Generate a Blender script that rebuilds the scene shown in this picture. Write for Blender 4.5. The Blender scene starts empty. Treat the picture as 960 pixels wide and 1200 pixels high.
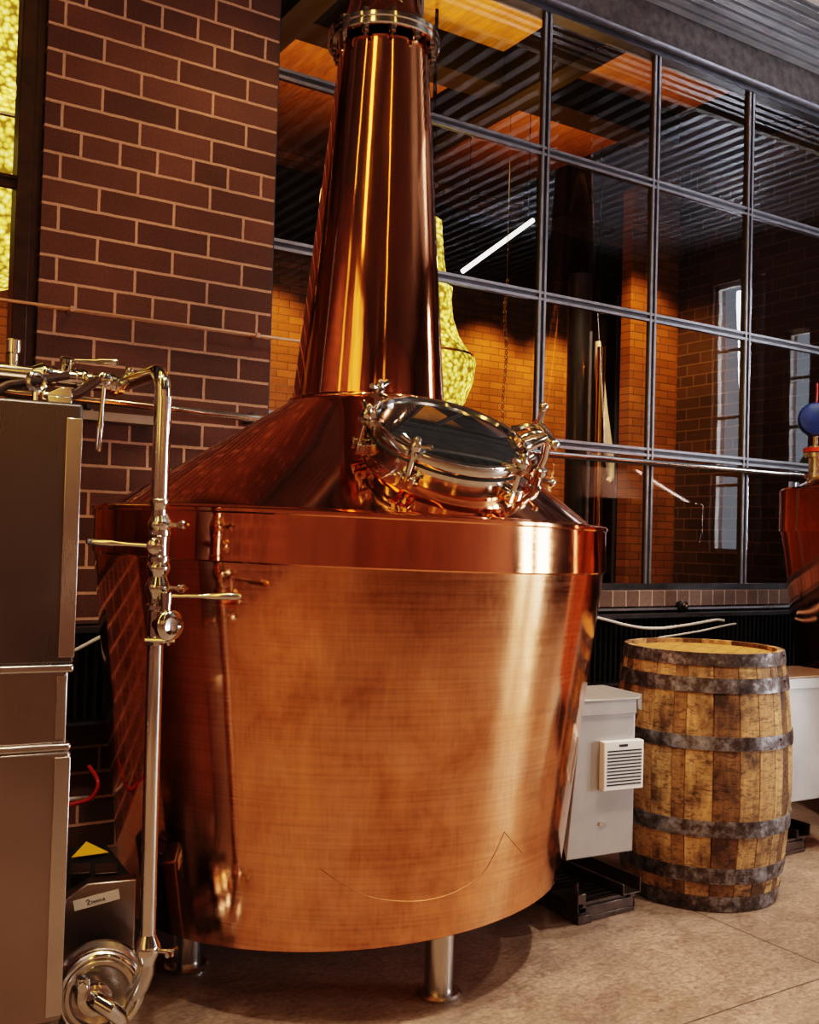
import bpy, math, random
from mathutils import Vector, Matrix
random.seed(7)
PI = math.pi
col = bpy.context.scene.collection
R = math.radians

# ------------------------------------------------------------------ mesh helpers
class MB:
    def __init__(s):
        s.v = []; s.f = []; s.c = []; s.col = 0.5
    def add(s, vs, fs):
        b = len(s.v)
        s.v += [tuple(p) for p in vs]
        s.f += [tuple(i + b for i in f) for f in fs]
        s.c += [s.col] * len(fs)
        return s
    def box(s, x0, x1, y0, y1, z0, z1, M=None):
        vs = [Vector((x, y, z)) for z in (z0, z1) for y in (y0, y1) for x in (x0, x1)]
        if M is not None: vs = [M @ p for p in vs]
        return s.add(vs, [(0,2,3,1),(4,5,7,6),(0,1,5,4),(2,6,7,3),(0,4,6,2),(1,3,7,5)])
    def prism(s, poly, d, M=None):
        """poly = list of 3D points (planar), extruded by vector d"""
        n = len(poly); d = Vector(d)
        vs = [Vector(p) for p in poly] + [Vector(p) + d for p in poly]
        if M is not None: vs = [M @ p for p in vs]
        fs = [tuple(range(n))[::-1], tuple(range(n, 2*n))]
        fs += [(i, (i+1) % n, n + (i+1) % n, n + i) for i in range(n)]
        return s.add(vs, fs)
    def loft(s, rings, cap0=True, cap1=True, closed=False):
        n = len(rings[0]); vs = [p for r in rings for p in r]; fs = []
        m = len(rings)
        for k in range(m if closed else m - 1):
            a, b = k*n, ((k+1) % m)*n
            fs += [(a+i, a+(i+1) % n, b+(i+1) % n, b+i) for i in range(n)]
        if not closed:
            if cap0: fs.append(tuple(range(n))[::-1])
            if cap1: fs.append(tuple(range((m-1)*n, m*n)))
        return s.add(vs, fs)
    def lathe(s, prof, o=(0,0,0), axis=(0,0,1), seg=48, cap0=True, cap1=True, closed=False):
        o = Vector(o); a = Vector(axis).normalized()
        e1 = a.orthogonal().normalized(); e2 = a.cross(e1)
        rings = [[o + a*z + (e1*math.cos(2*PI*i/seg) + e2*math.sin(2*PI*i/seg))*max(r, 1e-5) for i in range(seg)] for r, z in prof]
        return s.loft(rings, cap0, cap1, closed)
    def cyl(s, p, q, r, seg=20, r2=None):
        p = Vector(p); q = Vector(q); L = (q-p).length
        return s.lathe([(r, 0), (r2 if r2 is not None else r, L)], p, q-p, seg)
    def tube(s, pts, r, seg=16, sm=0):
        pts = [Vector(p) for p in pts]
        if sm:                                     # Catmull-Rom through the points
            q = [pts[0]*2-pts[1]] + pts + [pts[-1]*2-pts[-2]]; out = []
            for i in range(1, len(q)-2):
                for k in range(sm):
                    t = k/sm; a, b, c, d = q[i-1], q[i], q[i+1], q[i+2]
                    out.append(.5*((2*b)+(c-a)*t+(2*a-5*b+4*c-d)*t*t+(3*b-a-3*c+d)*t**3))
            pts = out + [pts[-1]]
        n = len(pts); rings = []
        t0 = (pts[1]-pts[0]).normalized(); e = t0.orthogonal().normalized()
        for i, p in enumerate(pts):
            t = (pts[min(i+1, n-1)] - pts[max(i-1, 0)]).normalized()
            e = (e - t*e.dot(t)).normalized(); b = t.cross(e)
            rr = r[i] if isinstance(r, (list, tuple)) else r
            rings.append([p + (e*math.cos(2*PI*k/seg) + b*math.sin(2*PI*k/seg))*rr for k in range(seg)])
        return s.loft(rings)
    def sphere(s, c, r, seg=16, sc=(1,1,1)):
        c = Vector(c); rings = []
        m = seg//2
        for j in range(1, m):
            a = PI*j/m
            rings.append([c + Vector((r*sc[0]*math.sin(a)*math.cos(2*PI*i/seg), r*sc[1]*math.sin(a)*math.sin(2*PI*i/seg), -r*sc[2]*math.cos(a))) for i in range(seg)])
        return s.loft(rings)
    def torus(s, c, axis, Rr, r, seg=40, sg=12):
        prof = [(Rr + r*math.cos(2*PI*k/sg), r*math.sin(2*PI*k/sg)) for k in range(sg)]
        return s.lathe(prof, c, axis, seg, closed=True)
    def build(s, name, mat, parent=None, ang=35, bevel=0.0, bseg=2, smooth=True):
        me = bpy.data.meshes.new(name)
        me.from_pydata(s.v, [], s.f); me.update()
        import bmesh
        bm = bmesh.new(); bm.from_mesh(me); bmesh.ops.recalc_face_normals(bm, faces=bm.faces); bm.to_mesh(me); bm.free()
        at = me.attributes.new('tone', 'FLOAT', 'FACE')
        at.data.foreach_set('value', s.c)
        if smooth:
            me.polygons.foreach_set('use_smooth', [True]*len(me.polygons))
            me.set_sharp_from_angle(angle=R(ang))
        me.materials.append(mat)
        o = bpy.data.objects.new(name, me); col.objects.link(o)
        if bevel:
            b = o.modifiers.new('bevel', 'BEVEL'); b.width = bevel; b.segments = bseg; b.limit_method = 'ANGLE'; b.angle_limit = R(40)
            b.harden_normals = False
        if parent is not None:
            o.parent = parent
            o.matrix_parent_inverse = world_of(parent).inverted()
        return o

def world_of(o):
    m = Matrix.LocRotScale(o.location, o.rotation_euler, o.scale)
    if o.parent is not None:
        m = world_of(o.parent) @ o.matrix_parent_inverse @ m
    return m

def tag(o, label=None, cat=None, group=None, kind=None):
    if label: o['label'] = label
    if cat: o['category'] = cat
    if group: o['group'] = group
    if kind: o['kind'] = kind
    return o
def thing(name, loc, label, cat, group=None):
    o = bpy.data.objects.new(name, None); o.empty_display_size = .1
    col.objects.link(o); o.location = loc
    return tag(o, label, cat, group)
def struct(o): o['kind'] = 'structure'; return o
def copy_tree(o, parent=None):
    c = o.copy(); col.objects.link(c)
    if parent is not None: c.parent = parent
    for ch in [x for x in col.objects if x.parent == o]: copy_tree(ch, c)
    return c
def arc(c, a, b, r, t0, t1, n=10):
    """points on an arc about c in the plane of unit vectors a, b"""
    c = Vector(c); a = Vector(a); b = Vector(b)
    return [c + (a*math.cos(t0+(t1-t0)*i/n) + b*math.sin(t0+(t1-t0)*i/n))*r for i in range(n+1)]

# ------------------------------------------------------------------ materials
class NT:
    def __init__(s, name):
        s.m = bpy.data.materials.new(name); s.m.use_nodes = True
        s.t = s.m.node_tree; s.t.nodes.clear()
        s.out = s.n('ShaderNodeOutputMaterial')
    def n(s, typ, **kw):
        x = s.t.nodes.new(typ)
        for k, v in kw.items():
            if hasattr(x, k) and not (k in x.inputs): setattr(x, k, v)
        return x
    def l(s, a, b): s.t.links.new(a, b)
    def P(s, base=(.5,.5,.5), rough=.5, metal=0., **kw):
        p = s.n('ShaderNodeBsdfPrincipled')
        p.inputs['Base Color'].default_value = (*base, 1); p.inputs['Roughness'].default_value = rough; p.inputs['Metallic'].default_value = metal
        for k, v in kw.items():
            p.inputs[k].default_value = v
        s.l(p.outputs[0], s.out.inputs[0]); s.p = p
        return p
    def coord(s, scale=(1,1,1), kind='Object', loc=(0,0,0)):
        tc = s.n('ShaderNodeTexCoord'); mp = s.n('ShaderNodeMapping')
        mp.inputs['Scale'].default_value = scale; mp.inputs['Location'].default_value = loc
        s.l(tc.outputs[kind], mp.inputs[0]); return mp.outputs[0]
    def noise(s, vec, scale=5, detail=4, rough=.5, dist=0):
        x = s.n('ShaderNodeTexNoise'); x.inputs['Scale'].default_value = scale; x.inputs['Detail'].default_value = detail
        x.inputs['Roughness'].default_value = rough; x.inputs['Distortion'].default_value = dist
        s.l(vec, x.inputs['Vector']); return x.outputs['Fac']
    def ramp(s, fac, stops):
        x = s.n('ShaderNodeValToRGB'); e = x.color_ramp.elements
        while len(e) < len(stops): e.new(.5)
        for i, (p, c) in enumerate(stops):
            e[i].position = p; e[i].color = (*c, 1) if len(c) == 3 else c
        s.l(fac, x.inputs[0]); return x.outputs[0]
    def math(s, op, a, b=None, c=None):
        x = s.n('ShaderNodeMath'); x.operation = op
        for i, v in enumerate((a, b, c)):
            if v is None: continue
            if isinstance(v, (int, float)): x.inputs[i].default_value = v
            else: s.l(v, x.inputs[i])
        return x.outputs[0]
    def mix(s, fac, a, b, typ='MIX'):
        x = s.n('ShaderNodeMix'); x.data_type = 'RGBA'; x.blend_type = typ
        for i, v in ((0, fac), (6, a), (7, b)):
            if isinstance(v, (int, float)): x.inputs[i].default_value = v
            elif isinstance(v, tuple): x.inputs[i].default_value = (*v, 1)
            else: s.l(v, x.inputs[i])
        return x.outputs[2]
    def bump(s, h, strength=.3, dist=.01):
        x = s.n('ShaderNodeBump'); x.inputs['Strength'].default_value = strength; x.inputs['Distance'].default_value = dist
        s.l(h, x.inputs['Height']); s.l(x.outputs[0], s.p.inputs['Normal']); return x
    def maprange(s, v, a, b, c, d):
        x = s.n('ShaderNodeMapRange'); s.l(v, x.inputs[0])
        for i, q in enumerate((a, b, c, d)): x.inputs[i+1].default_value = q
        return x.outputs[0]

def simple(name, base, rough=.5, metal=0., **kw):
    t = NT(name); t.P(base, rough, metal, **kw); return t.m

def mat_copper(name, base=(.90,.385,.195), r0=.07, r1=.2, wob=.02, streak=True, patina=False):
    t = NT(name); p = t.P(base, .1, 1.0)
    v = t.coord(); vs = t.coord((3, 3, 26)) if streak else v
    n1 = t.noise(v, 2.2, 4, .55); n2 = t.noise(vs, 6, 5, .6)
    mixv = t.math('MULTIPLY_ADD', n2, .45, t.math('MULTIPLY', n1, .55))
    t.l(t.maprange(mixv, .35, .66, r0, r1), p.inputs['Roughness'])
    t.l(t.ramp(n1, [(.3, tuple(c*.86 for c in base)), (.7, base)]), p.inputs['Base Color'])
    if patina:
        pt_ = t.noise(v, 5.5, 6, .65, .5); h1 = t.noise(t.coord((3, 3, 160)), 1., 3, .6); h2 = t.noise(t.coord((120, 120, 4)), 1., 3, .6)
        sc_ = t.math('ADD', t.math('MULTIPLY', h1, .6), t.math('MULTIPLY', h2, .4))
        c0 = t.ramp(pt_, [(.32, (.74,.335,.155)), (.5, (.90,.45,.235)), (.68, (.95,.51,.29))])
        t.l(t.mix(.55, c0, t.ramp(sc_, [(.35, (.62,.6,.58)), (.62, (1.1,1.1,1.1))]), 'MULTIPLY'), p.inputs['Base Color'])
        t.l(t.math('ADD', t.maprange(mixv, .35, .66, r0, r1), t.maprange(sc_, .35, .65, -.03, .06)), p.inputs['Roughness'])
    t.bump(t.noise(v, 3.2, 2, .5), wob, .05)
    return t.m
def mat_steel(name, base=(.62,.58,.54), r0=.16, r1=.32, vert=True, aniso=0.):
    t = NT(name); p = t.P(base, .22, 1.0)
    v = t.coord((160, 160, 1.2) if vert else (2, 2, 60))
    n = t.noise(v, 3, 4, .6); b = t.noise(t.coord(), 2.5, 4)
    t.l(t.maprange(t.math('ADD', t.math('MULTIPLY', n, .25), t.math('MULTIPLY', b, .75)), .3, .7, r0, r1), p.inputs['Roughness'])
    t.l(t.ramp(b, [(.3, tuple(c*.8 for c in base)), (.7, base)]), p.inputs['Base Color'])
    return t.m

def mat_brick(name, axis='x', c1=(.085,.036,.024), c2=(.15,.066,.045), mort=(.56,.35,.26), w=.3045, h=.0997, ms=.0064, ou=.014, oz=-2.1017, squash=.5, off=.5, sq=6, rough=.75):
    t = NT(name); p = t.P(c1, rough)
    tc = t.n('ShaderNodeTexCoord'); sp = t.n('ShaderNodeSeparateXYZ'); t.l(tc.outputs['Object'], sp.inputs[0])
    cb = t.n('ShaderNodeCombineXYZ')
    t.l(t.math('ADD', sp.outputs['X' if axis == 'x' else 'Y'], ou), cb.inputs[0]); t.l(t.math('ADD', sp.outputs['Z'], oz), cb.inputs[1])
    vw = t.n('ShaderNodeVectorMath'); vw.operation = 'ADD'
    nz = t.n('ShaderNodeTexNoise'); nz.inputs['Scale'].default_value = 22; nz.inputs['Detail'].default_value = 3
    t.l(tc.outputs['Object'], nz.inputs['Vector'])
    sc = t.n('ShaderNodeVectorMath'); sc.operation = 'SCALE'; sc.inputs['Scale'].default_value = .0045
    sb = t.n('ShaderNodeVectorMath'); sb.operation = 'SUBTRACT'; sb.inputs[1].default_value = (.5,.5,.5)
    t.l(nz.outputs['Color'], sb.inputs[0]); t.l(sb.outputs[0], sc.inputs[0])
    t.l(cb.outputs[0], vw.inputs[0]); t.l(sc.outputs[0], vw.inputs[1])
    b = t.n('ShaderNodeTexBrick')
    b.offset = off; b.offset_frequency = 2; b.squash = squash; b.squash_frequency = sq
    b.inputs['Color1'].default_value = (*c1, 1); b.inputs['Color2'].default_value = (*c2, 1); b.inputs['Mortar'].default_value = (*mort, 1)
    b.inputs['Scale'].default_value = 1; b.inputs['Mortar Size'].default_value = ms; b.inputs['Mortar Smooth'].default_value = .25
    b.inputs['Bias'].default_value = -.1; b.inputs['Brick Width'].default_value = w; b.inputs['Row Height'].default_value = h
    t.l(vw.outputs[0], b.inputs['Vector'])
    big = t.noise(tc.outputs['Object'], 2.1, 4, .6); fine = t.noise(tc.outputs['Object'], 90, 4, .7)
    c = t.mix(1.0, b.outputs['Color'], t.ramp(big, [(.3, (.72,.72,.74)), (.7, (1.18,1.1,1.05))]), 'MULTIPLY')
    c = t.mix(.6, c, t.ramp(fine, [(.3, (.6,.6,.6)), (.7, (1.25,1.25,1.25))]), 'MULTIPLY')
    t.l(c, p.inputs['Base Color'])
    hgt = t.math('ADD', t.math('SUBTRACT', 1.0, b.outputs['Fac']), t.math('MULTIPLY', fine, .35))
    t.bump(hgt, .55, .008)
    return t.m

def mat_floor():
    t = NT('stained_concrete'); p = t.P((.3,.2,.14), .45)
    v = t.coord()
    a = t.noise(v, .9, 8, .62, .6); b = t.noise(v, 6, 8, .65, .4); f = t.noise(v, 60, 5, .7)
    ck = t.noise(t.coord((1, 2.5, 1)), 14, 6, .7, 2.0)
    c = t.ramp(a, [(.25, (.19,.13,.10)), (.5, (.31,.22,.17)), (.75, (.41,.30,.235))])
    c = t.mix(.75, c, t.ramp(b, [(.3, (.62,.6,.6)), (.7, (1.2,1.18,1.15))]), 'MULTIPLY')
    c = t.mix(.8, c, t.ramp(f, [(.3, (.55,.55,.55)), (.7, (1.35,1.35,1.35))]), 'MULTIPLY')
    c = t.mix(.55, c, t.ramp(ck, [(.42, (.55,.5,.48)), (.5, (1,1,1)), (.58, (1,1,1)), (.66, (1.15,1.12,1.1))]), 'MULTIPLY')
    # saw-cut joints
    tc = t.n('ShaderNodeTexCoord'); sp = t.n('ShaderNodeSeparateXYZ'); t.l(tc.outputs['Object'], sp.inputs[0])
    wob = t.math('MULTIPLY', t.math('SUBTRACT', t.noise(v, 5, 3), .5), .012)
    def joint(o, pos, per):
        d = t.math('ABSOLUTE', t.math('SUBTRACT', t.math('WRAP', t.math('ADD', t.math('SUBTRACT', sp.outputs[o], pos), wob), per/2, -per/2), 0.0))
        return t.math('MULTIPLY', t.math('LESS_THAN', d, .003), .8)
    j = t.math('MAXIMUM', joint('X', 2.733, 3.4), joint('Y', 1.855, 3.4))
    c = t.mix(j, c, (.045,.03,.022))
    t.l(c, p.inputs['Base Color'])
    t.l(t.maprange(b, .3, .7, .34, .6), p.inputs['Roughness'])
    t.bump(t.math('ADD', t.math('MULTIPLY', b, .6), t.math('ADD', t.math('MULTIPLY', f, .4), t.math('MULTIPLY', j, -1.5))), .25, .01)
    return t.m

def mat_glass(name, tint=(.96,.95,.93), refl=1.0, base=.05):
    t = NT(name)
    tr = t.n('ShaderNodeBsdfTransparent'); tr.inputs[0].default_value = (*tint, 1)
    gl = t.n('ShaderNodeBsdfGlossy'); gl.inputs['Color'].default_value = (.95,.96,1,1); gl.inputs['Roughness'].default_value = .004
    fr = t.n('ShaderNodeFresnel'); fr.inputs['IOR'].default_value = 1.52
    mx = t.n('ShaderNodeMixShader')
    t.l(t.math('MULTIPLY_ADD', fr.outputs[0], refl, base), mx.inputs[0]); t.l(tr.outputs[0], mx.inputs[1]); t.l(gl.outputs[0], mx.inputs[2])
    bp = t.n('ShaderNodeBump'); bp.inputs['Strength'].default_value = .012; bp.inputs['Distance'].default_value = .05
    t.l(t.noise(t.coord(), 1.6, 2), bp.inputs['Height']); t.l(bp.outputs[0], gl.inputs['Normal'])
    t.l(mx.outputs[0], t.out.inputs[0]); return t.m

def mat_emit(name, c, s, noise=None):
    t = NT(name); e = t.n('ShaderNodeEmission'); e.inputs[0].default_value = (*c, 1); e.inputs[1].default_value = s
    if noise:
        v = t.coord(); n = t.noise(v, noise, 3, .6)
        t.l(t.ramp(n, [(.35, tuple(x*.35 for x in c)), (.6, c)]), e.inputs[0])
    t.l(e.outputs[0], t.out.inputs[0]); return t.m

def mat_stave():
    t = NT('charred_oak'); p = t.P((.5,.27,.09), .6)
    at = t.n('ShaderNodeAttribute'); at.attribute_name = 'tone'
    tone = at.outputs['Fac']
    tc = t.n('ShaderNodeTexCoord')
    off = t.n('ShaderNodeVectorMath'); off.operation = 'ADD'; t.l(tc.outputs['Object'], off.inputs[0])
    cb = t.n('ShaderNodeCombineXYZ'); t.l(t.math('MULTIPLY', tone, 37.), cb.inputs[2]); t.l(t.math('MULTIPLY', tone, 11.), cb.inputs[0]); t.l(cb.outputs[0], off.inputs[1])
    mp = t.n('ShaderNodeMapping'); mp.inputs['Scale'].default_value = (9, 9, 1.3); t.l(off.outputs[0], mp.inputs[0])
    mp2 = t.n('ShaderNodeMapping'); mp2.inputs['Scale'].default_value = (5, 5, 16); t.l(off.outputs[0], mp2.inputs[0])
    g = t.noise(mp.outputs[0], 6, 8, .65, .6); chk = t.noise(mp2.outputs[0], 4.5, 6, .7, 1.2); st = t.noise(off.outputs[0], 4.2, 6, .65)
    c = t.ramp(tone, [(.0, (.19,.09,.035)), (.4, (.42,.22,.085)), (.8, (.68,.42,.19)), (1, (.80,.55,.29))])
    c = t.mix(.8, c, t.ramp(g, [(.3, (.45,.36,.3)), (.55, (1,1,1)), (.75, (1.25,1.2,1.1))]), 'MULTIPLY')
    c = t.mix(.7, c, t.ramp(chk, [(.38, (.12,.08,.06)), (.5, (1,1,1))]), 'MULTIPLY')
    c = t.mix(.85, c, t.ramp(st, [(.40, (.10,.06,.04)), (.54, (1,1,1))]), 'MULTIPLY')
    t.l(c, p.inputs['Base Color']); t.bump(t.math('ADD', g, chk), .35, .006)
    return t.m
def mat_hoop():
    t = NT('galvanised_rusty_iron'); p = t.P((.2,.18,.18), .45, .6)
    n = t.noise(t.coord(), 26, 7, .7); m = t.noise(t.coord(), 4, 4)
    s = t.math('ADD', t.math('MULTIPLY', n, .6), t.math('MULTIPLY', m, .4))
    t.l(t.ramp(s, [(.38, (.035,.022,.02)), (.48, (.10,.075,.07)), (.58, (.30,.29,.31)), (.7, (.62,.62,.66))]), p.inputs['Base Color'])
    t.l(t.maprange(s, .4, .65, .6, .3), p.inputs['Roughness']); t.bump(n, .2, .004)
    return t.m
def mat_plank(name, a, b, axis=(1,12,1), rough=.6):
    t = NT(name); p = t.P(a, rough); n = t.noise(t.coord(axis), 5, 6, .6, .4)
    t.l(t.ramp(n, [(.38, a), (.62, b)]), p.inputs['Base Color']); t.bump(n, .2, .006); return t.m
def mat_noise(name, a, b, scale=8, rough=.5, metal=0., bump=.15):
    t = NT(name); p = t.P(a, rough, metal); n = t.noise(t.coord(), scale, 6, .65)
    t.l(t.ramp(n, [(.3, a), (.7, b)]), p.inputs['Base Color'])
    if bump: t.bump(n, bump, .006)
    return t.m
def mat_beads():
    t = NT('lit_crystal_beads'); v = t.coord((34, 34, 34))
    vo = t.n('ShaderNodeTexVoronoi'); vo.inputs['Scale'].default_value = 1.0; t.l(v, vo.inputs['Vector'])
    n = t.noise(t.coord(), 5, 3)
    e = t.n('ShaderNodeEmission')
    c = t.ramp(vo.outputs['Distance'], [(.0, (1,.93,.5)), (.35, (.95,.68,.1)), (.75, (.2,.11,.01))])
    t.l(t.mix(.5, c, t.ramp(n, [(.35, (.4,.36,.25)), (.65, (1.5,1.5,1.5))]), 'MULTIPLY'), e.inputs[0]); e.inputs[1].default_value = 1.5
    t.l(e.outputs[0], t.out.inputs[0]); return t.m

M = dict(
    copper=mat_copper('polished_copper', r0=.05, r1=.13, wob=.018),
    copper_body=mat_copper('brushed_copper', base=(.93,.42,.19), r0=.04, r1=.16, wob=.012, patina=True),
    copper_dark=simple('tarnished_copper', (.30,.12,.05), .4, .8),
    copper_neck=mat_copper('polished_copper_neck', r0=.05, r1=.12, wob=.05, streak=False),
    steel=mat_steel('brushed_steel', (.66,.62,.58)),
    steel_cab=mat_steel('dull_steel_panel', (.40,.33,.29), .26, .36),
    steel_dark=mat_steel('dark_steel_panel', (.22,.20,.195), .24, .36),
    chrome=mat_steel('polished_steel', (.78,.75,.71), .06, .14, False),
    grey_box=mat_noise('grey_steel_sheet', (.35,.335,.33), (.46,.44,.43), 5, .34, .35, .03),
    grey_edge=mat_noise('grey_sheet_edge', (.25,.21,.18), (.34,.28,.24), 8, .4, .3, .03),
    lid_reflection=mat_noise('copper_reflection_lid', (.20,.12,.075), (.32,.2,.13), 6, .25, .5, .03),  # grey lid; brown of the reflected still is put into its colour
    white_plastic=simple('white_plastic', (.82,.8,.77), .4),
    black=simple('black_enamel', (.012,.012,.013), .35),
    rubber=simple('black_rubber', (.02,.02,.02), .7),
    slot=simple('dark_slot', (.03,.03,.035), .8),
    frame=mat_noise('gunmetal_window_steel', (.055,.056,.066), (.10,.10,.118), 12, .38, .5, .05),
    frame_edge=mat_noise('worn_window_steel', (.26,.26,.30), (.40,.40,.45), 14, .35, .6, .03),
    stand=mat_noise('worn_dark_steel', (.05,.032,.026), (.14,.10,.085), 14, .3, .7, .05),
    frame_dark=mat_noise('dark_bronze_steel', (.035,.02,.016), (.08,.045,.03), 10, .35, .4, .05),
    glass=mat_glass('window_glass', refl=.95, base=.03),
    sight=None,
    brick=mat_brick('brown_brick'),
    brick_y=mat_brick('brown_brick_return', 'y'),
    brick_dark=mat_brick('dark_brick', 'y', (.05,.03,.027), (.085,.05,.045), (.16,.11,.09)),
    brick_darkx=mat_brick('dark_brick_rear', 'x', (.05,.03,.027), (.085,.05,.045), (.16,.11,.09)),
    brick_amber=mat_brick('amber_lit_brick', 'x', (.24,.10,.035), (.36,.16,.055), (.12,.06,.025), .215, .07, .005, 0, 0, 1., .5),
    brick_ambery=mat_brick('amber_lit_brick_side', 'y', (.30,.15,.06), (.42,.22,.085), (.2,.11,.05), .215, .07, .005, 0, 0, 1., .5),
    sill=mat_brick('soldier_brick', 'x', (.15,.095,.08), (.22,.15,.125), (.5,.38,.31), .098, .22, .0045, 0, -.86, 1., 0.),
    floor=mat_floor(),
    concrete=mat_noise('rough_concrete_lintel', (.06,.052,.055), (.17,.15,.155), 16, .7, 0, .6),
    corr=mat_noise('corrugated_zinc', (.40,.40,.43), (.62,.62,.66), 5, .36, .75, .05),
    corr_dark=mat_noise('darkened_deck', (.11,.095,.09), (.18,.155,.145), 5, .4, .3, .05),  # deck colour darkened so its ribs stay faint in the window reflections
    soffit_shade=simple('soffit_painted_shade', (.015,.015,.017), .8),  # near-black stands in for the shade between the soffit ribs
    white_edge=simple('pale_painted_edge', (.55,.52,.48), .5),
    plaster=mat_noise('dark_grey_plaster', (.06,.06,.065), (.09,.09,.095), 3, .7),
    stave=mat_stave(), hoop=mat_hoop(),
    oak_head=mat_plank('oak_barrel_head', (.22,.09,.02), (.62,.32,.08), (3, 26, 3)),
    wood_ceiling=mat_plank('stained_ceiling_planks', (.26,.10,.03), (.42,.17,.05), (9, 1, 1), .45),
    beam=simple('dark_beam', (.016,.009,.006), .8, 0., **{'Specular IOR Level': 0.05}),
    brass=mat_steel('brass_tube', (.75,.50,.17), .12, .25),
    dark_pipe=mat_noise('dark_painted_pipe', (.03,.025,.022), (.05,.04,.03), 6, .4, .2),
    blue=mat_noise('blue_paint', (.004,.02,.12), (.012,.05,.22), 30, .35),
    red=simple('red_rubber', (.45,.02,.015), .4),
    red_paint=simple('red_paint', (.5,.05,.02), .4),
    yellow=simple('yellow_warning_vinyl', (.85,.48,.02), .5),
    paper=mat_noise('masking_tape', (.72,.6,.48), (.85,.74,.62), 12, .7),
    ink=simple('black_ink', (.01,.01,.01), .6),
    cable=simple('white_cable', (.7,.68,.65), .45),
    wire=simple('pale_copper_rod', (.78,.55,.42), .3, .7),
    beads=mat_beads(),
    reflection_glow=mat_emit('glowing_tube', (1,.93,.86), 2.2),
    amber_glow=mat_emit('amber_streak_glow', (1,.58,.14), 1.9, 2),
    floor_dark=mat_noise('dark_plank_floor', (.05,.03,.02), (.09,.055,.035), 4, .4),
    leaf=mat_noise('hedge_leaves', (.05,.10,.02), (.25,.3,.05), 12, .7),
)
M['sight'] = (lambda: (lambda t: (t.P((.012,.013,.014), .03, 0., **{'Specular IOR Level': .9, 'Coat Weight': .6}), t.m)[1])(NT('dark_sight_glass')))()

# ================================================================== SETTING
X0, X1, Y0 = -2.6, 8.0, -5.0
W = 4.0; WB = 4.16                      # wall face and back of the wall
ZC = 4.36
mb = MB(); mb.box(X0-.2, X1+.2, Y0-.2, W+.16, -.15, 0); struct(mb.build('floor', M['floor']))

# back wall: pier, under-window wall, header
mb = MB()
mb.box(.836, 1.80, W, WB, 0, 4.05)                 # pier
mb.box(X0, .836, W, WB, 0, 1.0)                    # under left window
mb.box(1.80, 6.56, W, WB, 0, .9)                   # under right window
mb.box(6.56, X1, W, WB, 0, 4.05)
struct(mb.build('wall_back', M['brick']))
mb = MB(); mb.box(1.805, 6.6, W-.03, W+.12, .915, 1.003); mb.box(1.805, 6.6, W-.012, W+.12, .9, .915)
s = struct(mb.build('trim_1', M['sill'], bevel=.004)); s['label'] = 'soldier-course brick sill under the large gridded window'
mb = MB(); mb.box(1.805, 6.6, W-.05, W-.031, .897, .909); struct(mb.build('trim_2', M['frame_edge']))
# header (rough lintel), soffit with ribs along the wall
mb = MB(); mb.box(X0, X1, W-.01, WB, 4.05, 4.44); struct(mb.build('trim_3', M['concrete']))
mb = MB(); mb.box(X0, X1, W-.025, W-.0105, 4.045, 4.06); struct(mb.build('trim_4', M['frame_edge']))
def ribbed(x0, x1, y0, y1, z, per, depth, along='x'):
    m = MB(); prof = []
    a0, a1 = (y0, y1) if along == 'x' else (x0, x1)
    n = int(round((a1-a0)/per)); per = (a1-a0)/n
    for i in range(n):
        b = a0 + i*per
        prof += [(b, z), (b+per*.42, z), (b+per*.5, z-depth), (b+per*.92, z-depth)]
    prof.append((a1, z))
    vs = []; fs = []
    for p, q in prof:
        if along == 'x': vs += [(x0, p, q), (x1, p, q)]
        else: vs += [(p, y0, q), (p, y1, q)]
    for i in range(len(prof)-1): fs.append((2*i, 2*i+1, 2*i+3, 2*i+2))
    m.add(vs, fs); return m
mb = MB(); mb.box(X0, X1, 3.42, W-.011, 4.27, 4.30); o = struct(mb.build('ceiling_soffit', M['soffit_shade']))
mb = MB()
for i in range(8):
    y = 3.425 + i*.069; mb.box(X0, X1, y, y+.040, 4.235, 4.27); mb.box(X0, X1, y+.048, y+.056, 4.25, 4.27)
mb.build('ribbing', M['corr'], o, smooth=False)
mb = MB(); mb.box(X0, X1, 3.37, 3.42, 4.205, 4.265); struct(mb.build('trim_5', M['white_edge'], bevel=.006))
mb = MB(); mb.box(X0, X1, 3.365, 3.415, 4.266, 4.42); struct(mb.build('trim_16', M['plaster']))
o = ribbed(X0, 5.4, Y0, 3.36, ZC, .15, .05, 'y').build('ceiling', M['corr_dark'], smooth=False); struct(o)
o = ribbed(5.4, X1, Y0, .2, ZC, .13, .05, 'y').build('ceiling_rear_side', M['corr_dark'], smooth=False); struct(o)
o = ribbed(5.4, X1, .2, 3.36, ZC, .13, .05, 'y').build('ceiling_side', M['corr'], smooth=False); struct(o)

# side walls of this room (behind and beside the camera)
def wall_with_holes(axis_pos, thick, a0, a1, z1, holes, mat, name, axis='x'):
    m = MB(); hs = sorted(holes); cur = a0
    def bx(p, q, z0, z1_):
        if axis == 'x': m.box(axis_pos, axis_pos+thick, p, q, z0, z1_)
        else: m.box(p, q, axis_pos, axis_pos+thick, z0, z1_)
    for (p, q, z0, zt) in hs:
        bx(cur, p, 0, z1); bx(p, q, 0, z0); bx(p, q, zt, z1); cur = q
    bx(cur, a1, 0, z1)
    return struct(m.build(name, mat))
RH = [(-4.3, -3.0, .1, 2.5), (-2.6, -1.3, .1, 2.5), (1.12, 1.60, 1.2, 3.9), (1.68, 1.76, 1.2, 3.9), (1.98, 2.26, 1.5, 3.3)]
wall_with_holes(X1, .2, Y0, W, 4.45, RH, M['brick_dark'], 'wall_right')
BH = [(-1.6, -1.2, 1.7, 4.1), (.25, .70, 1.9, 4.1)]
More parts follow.
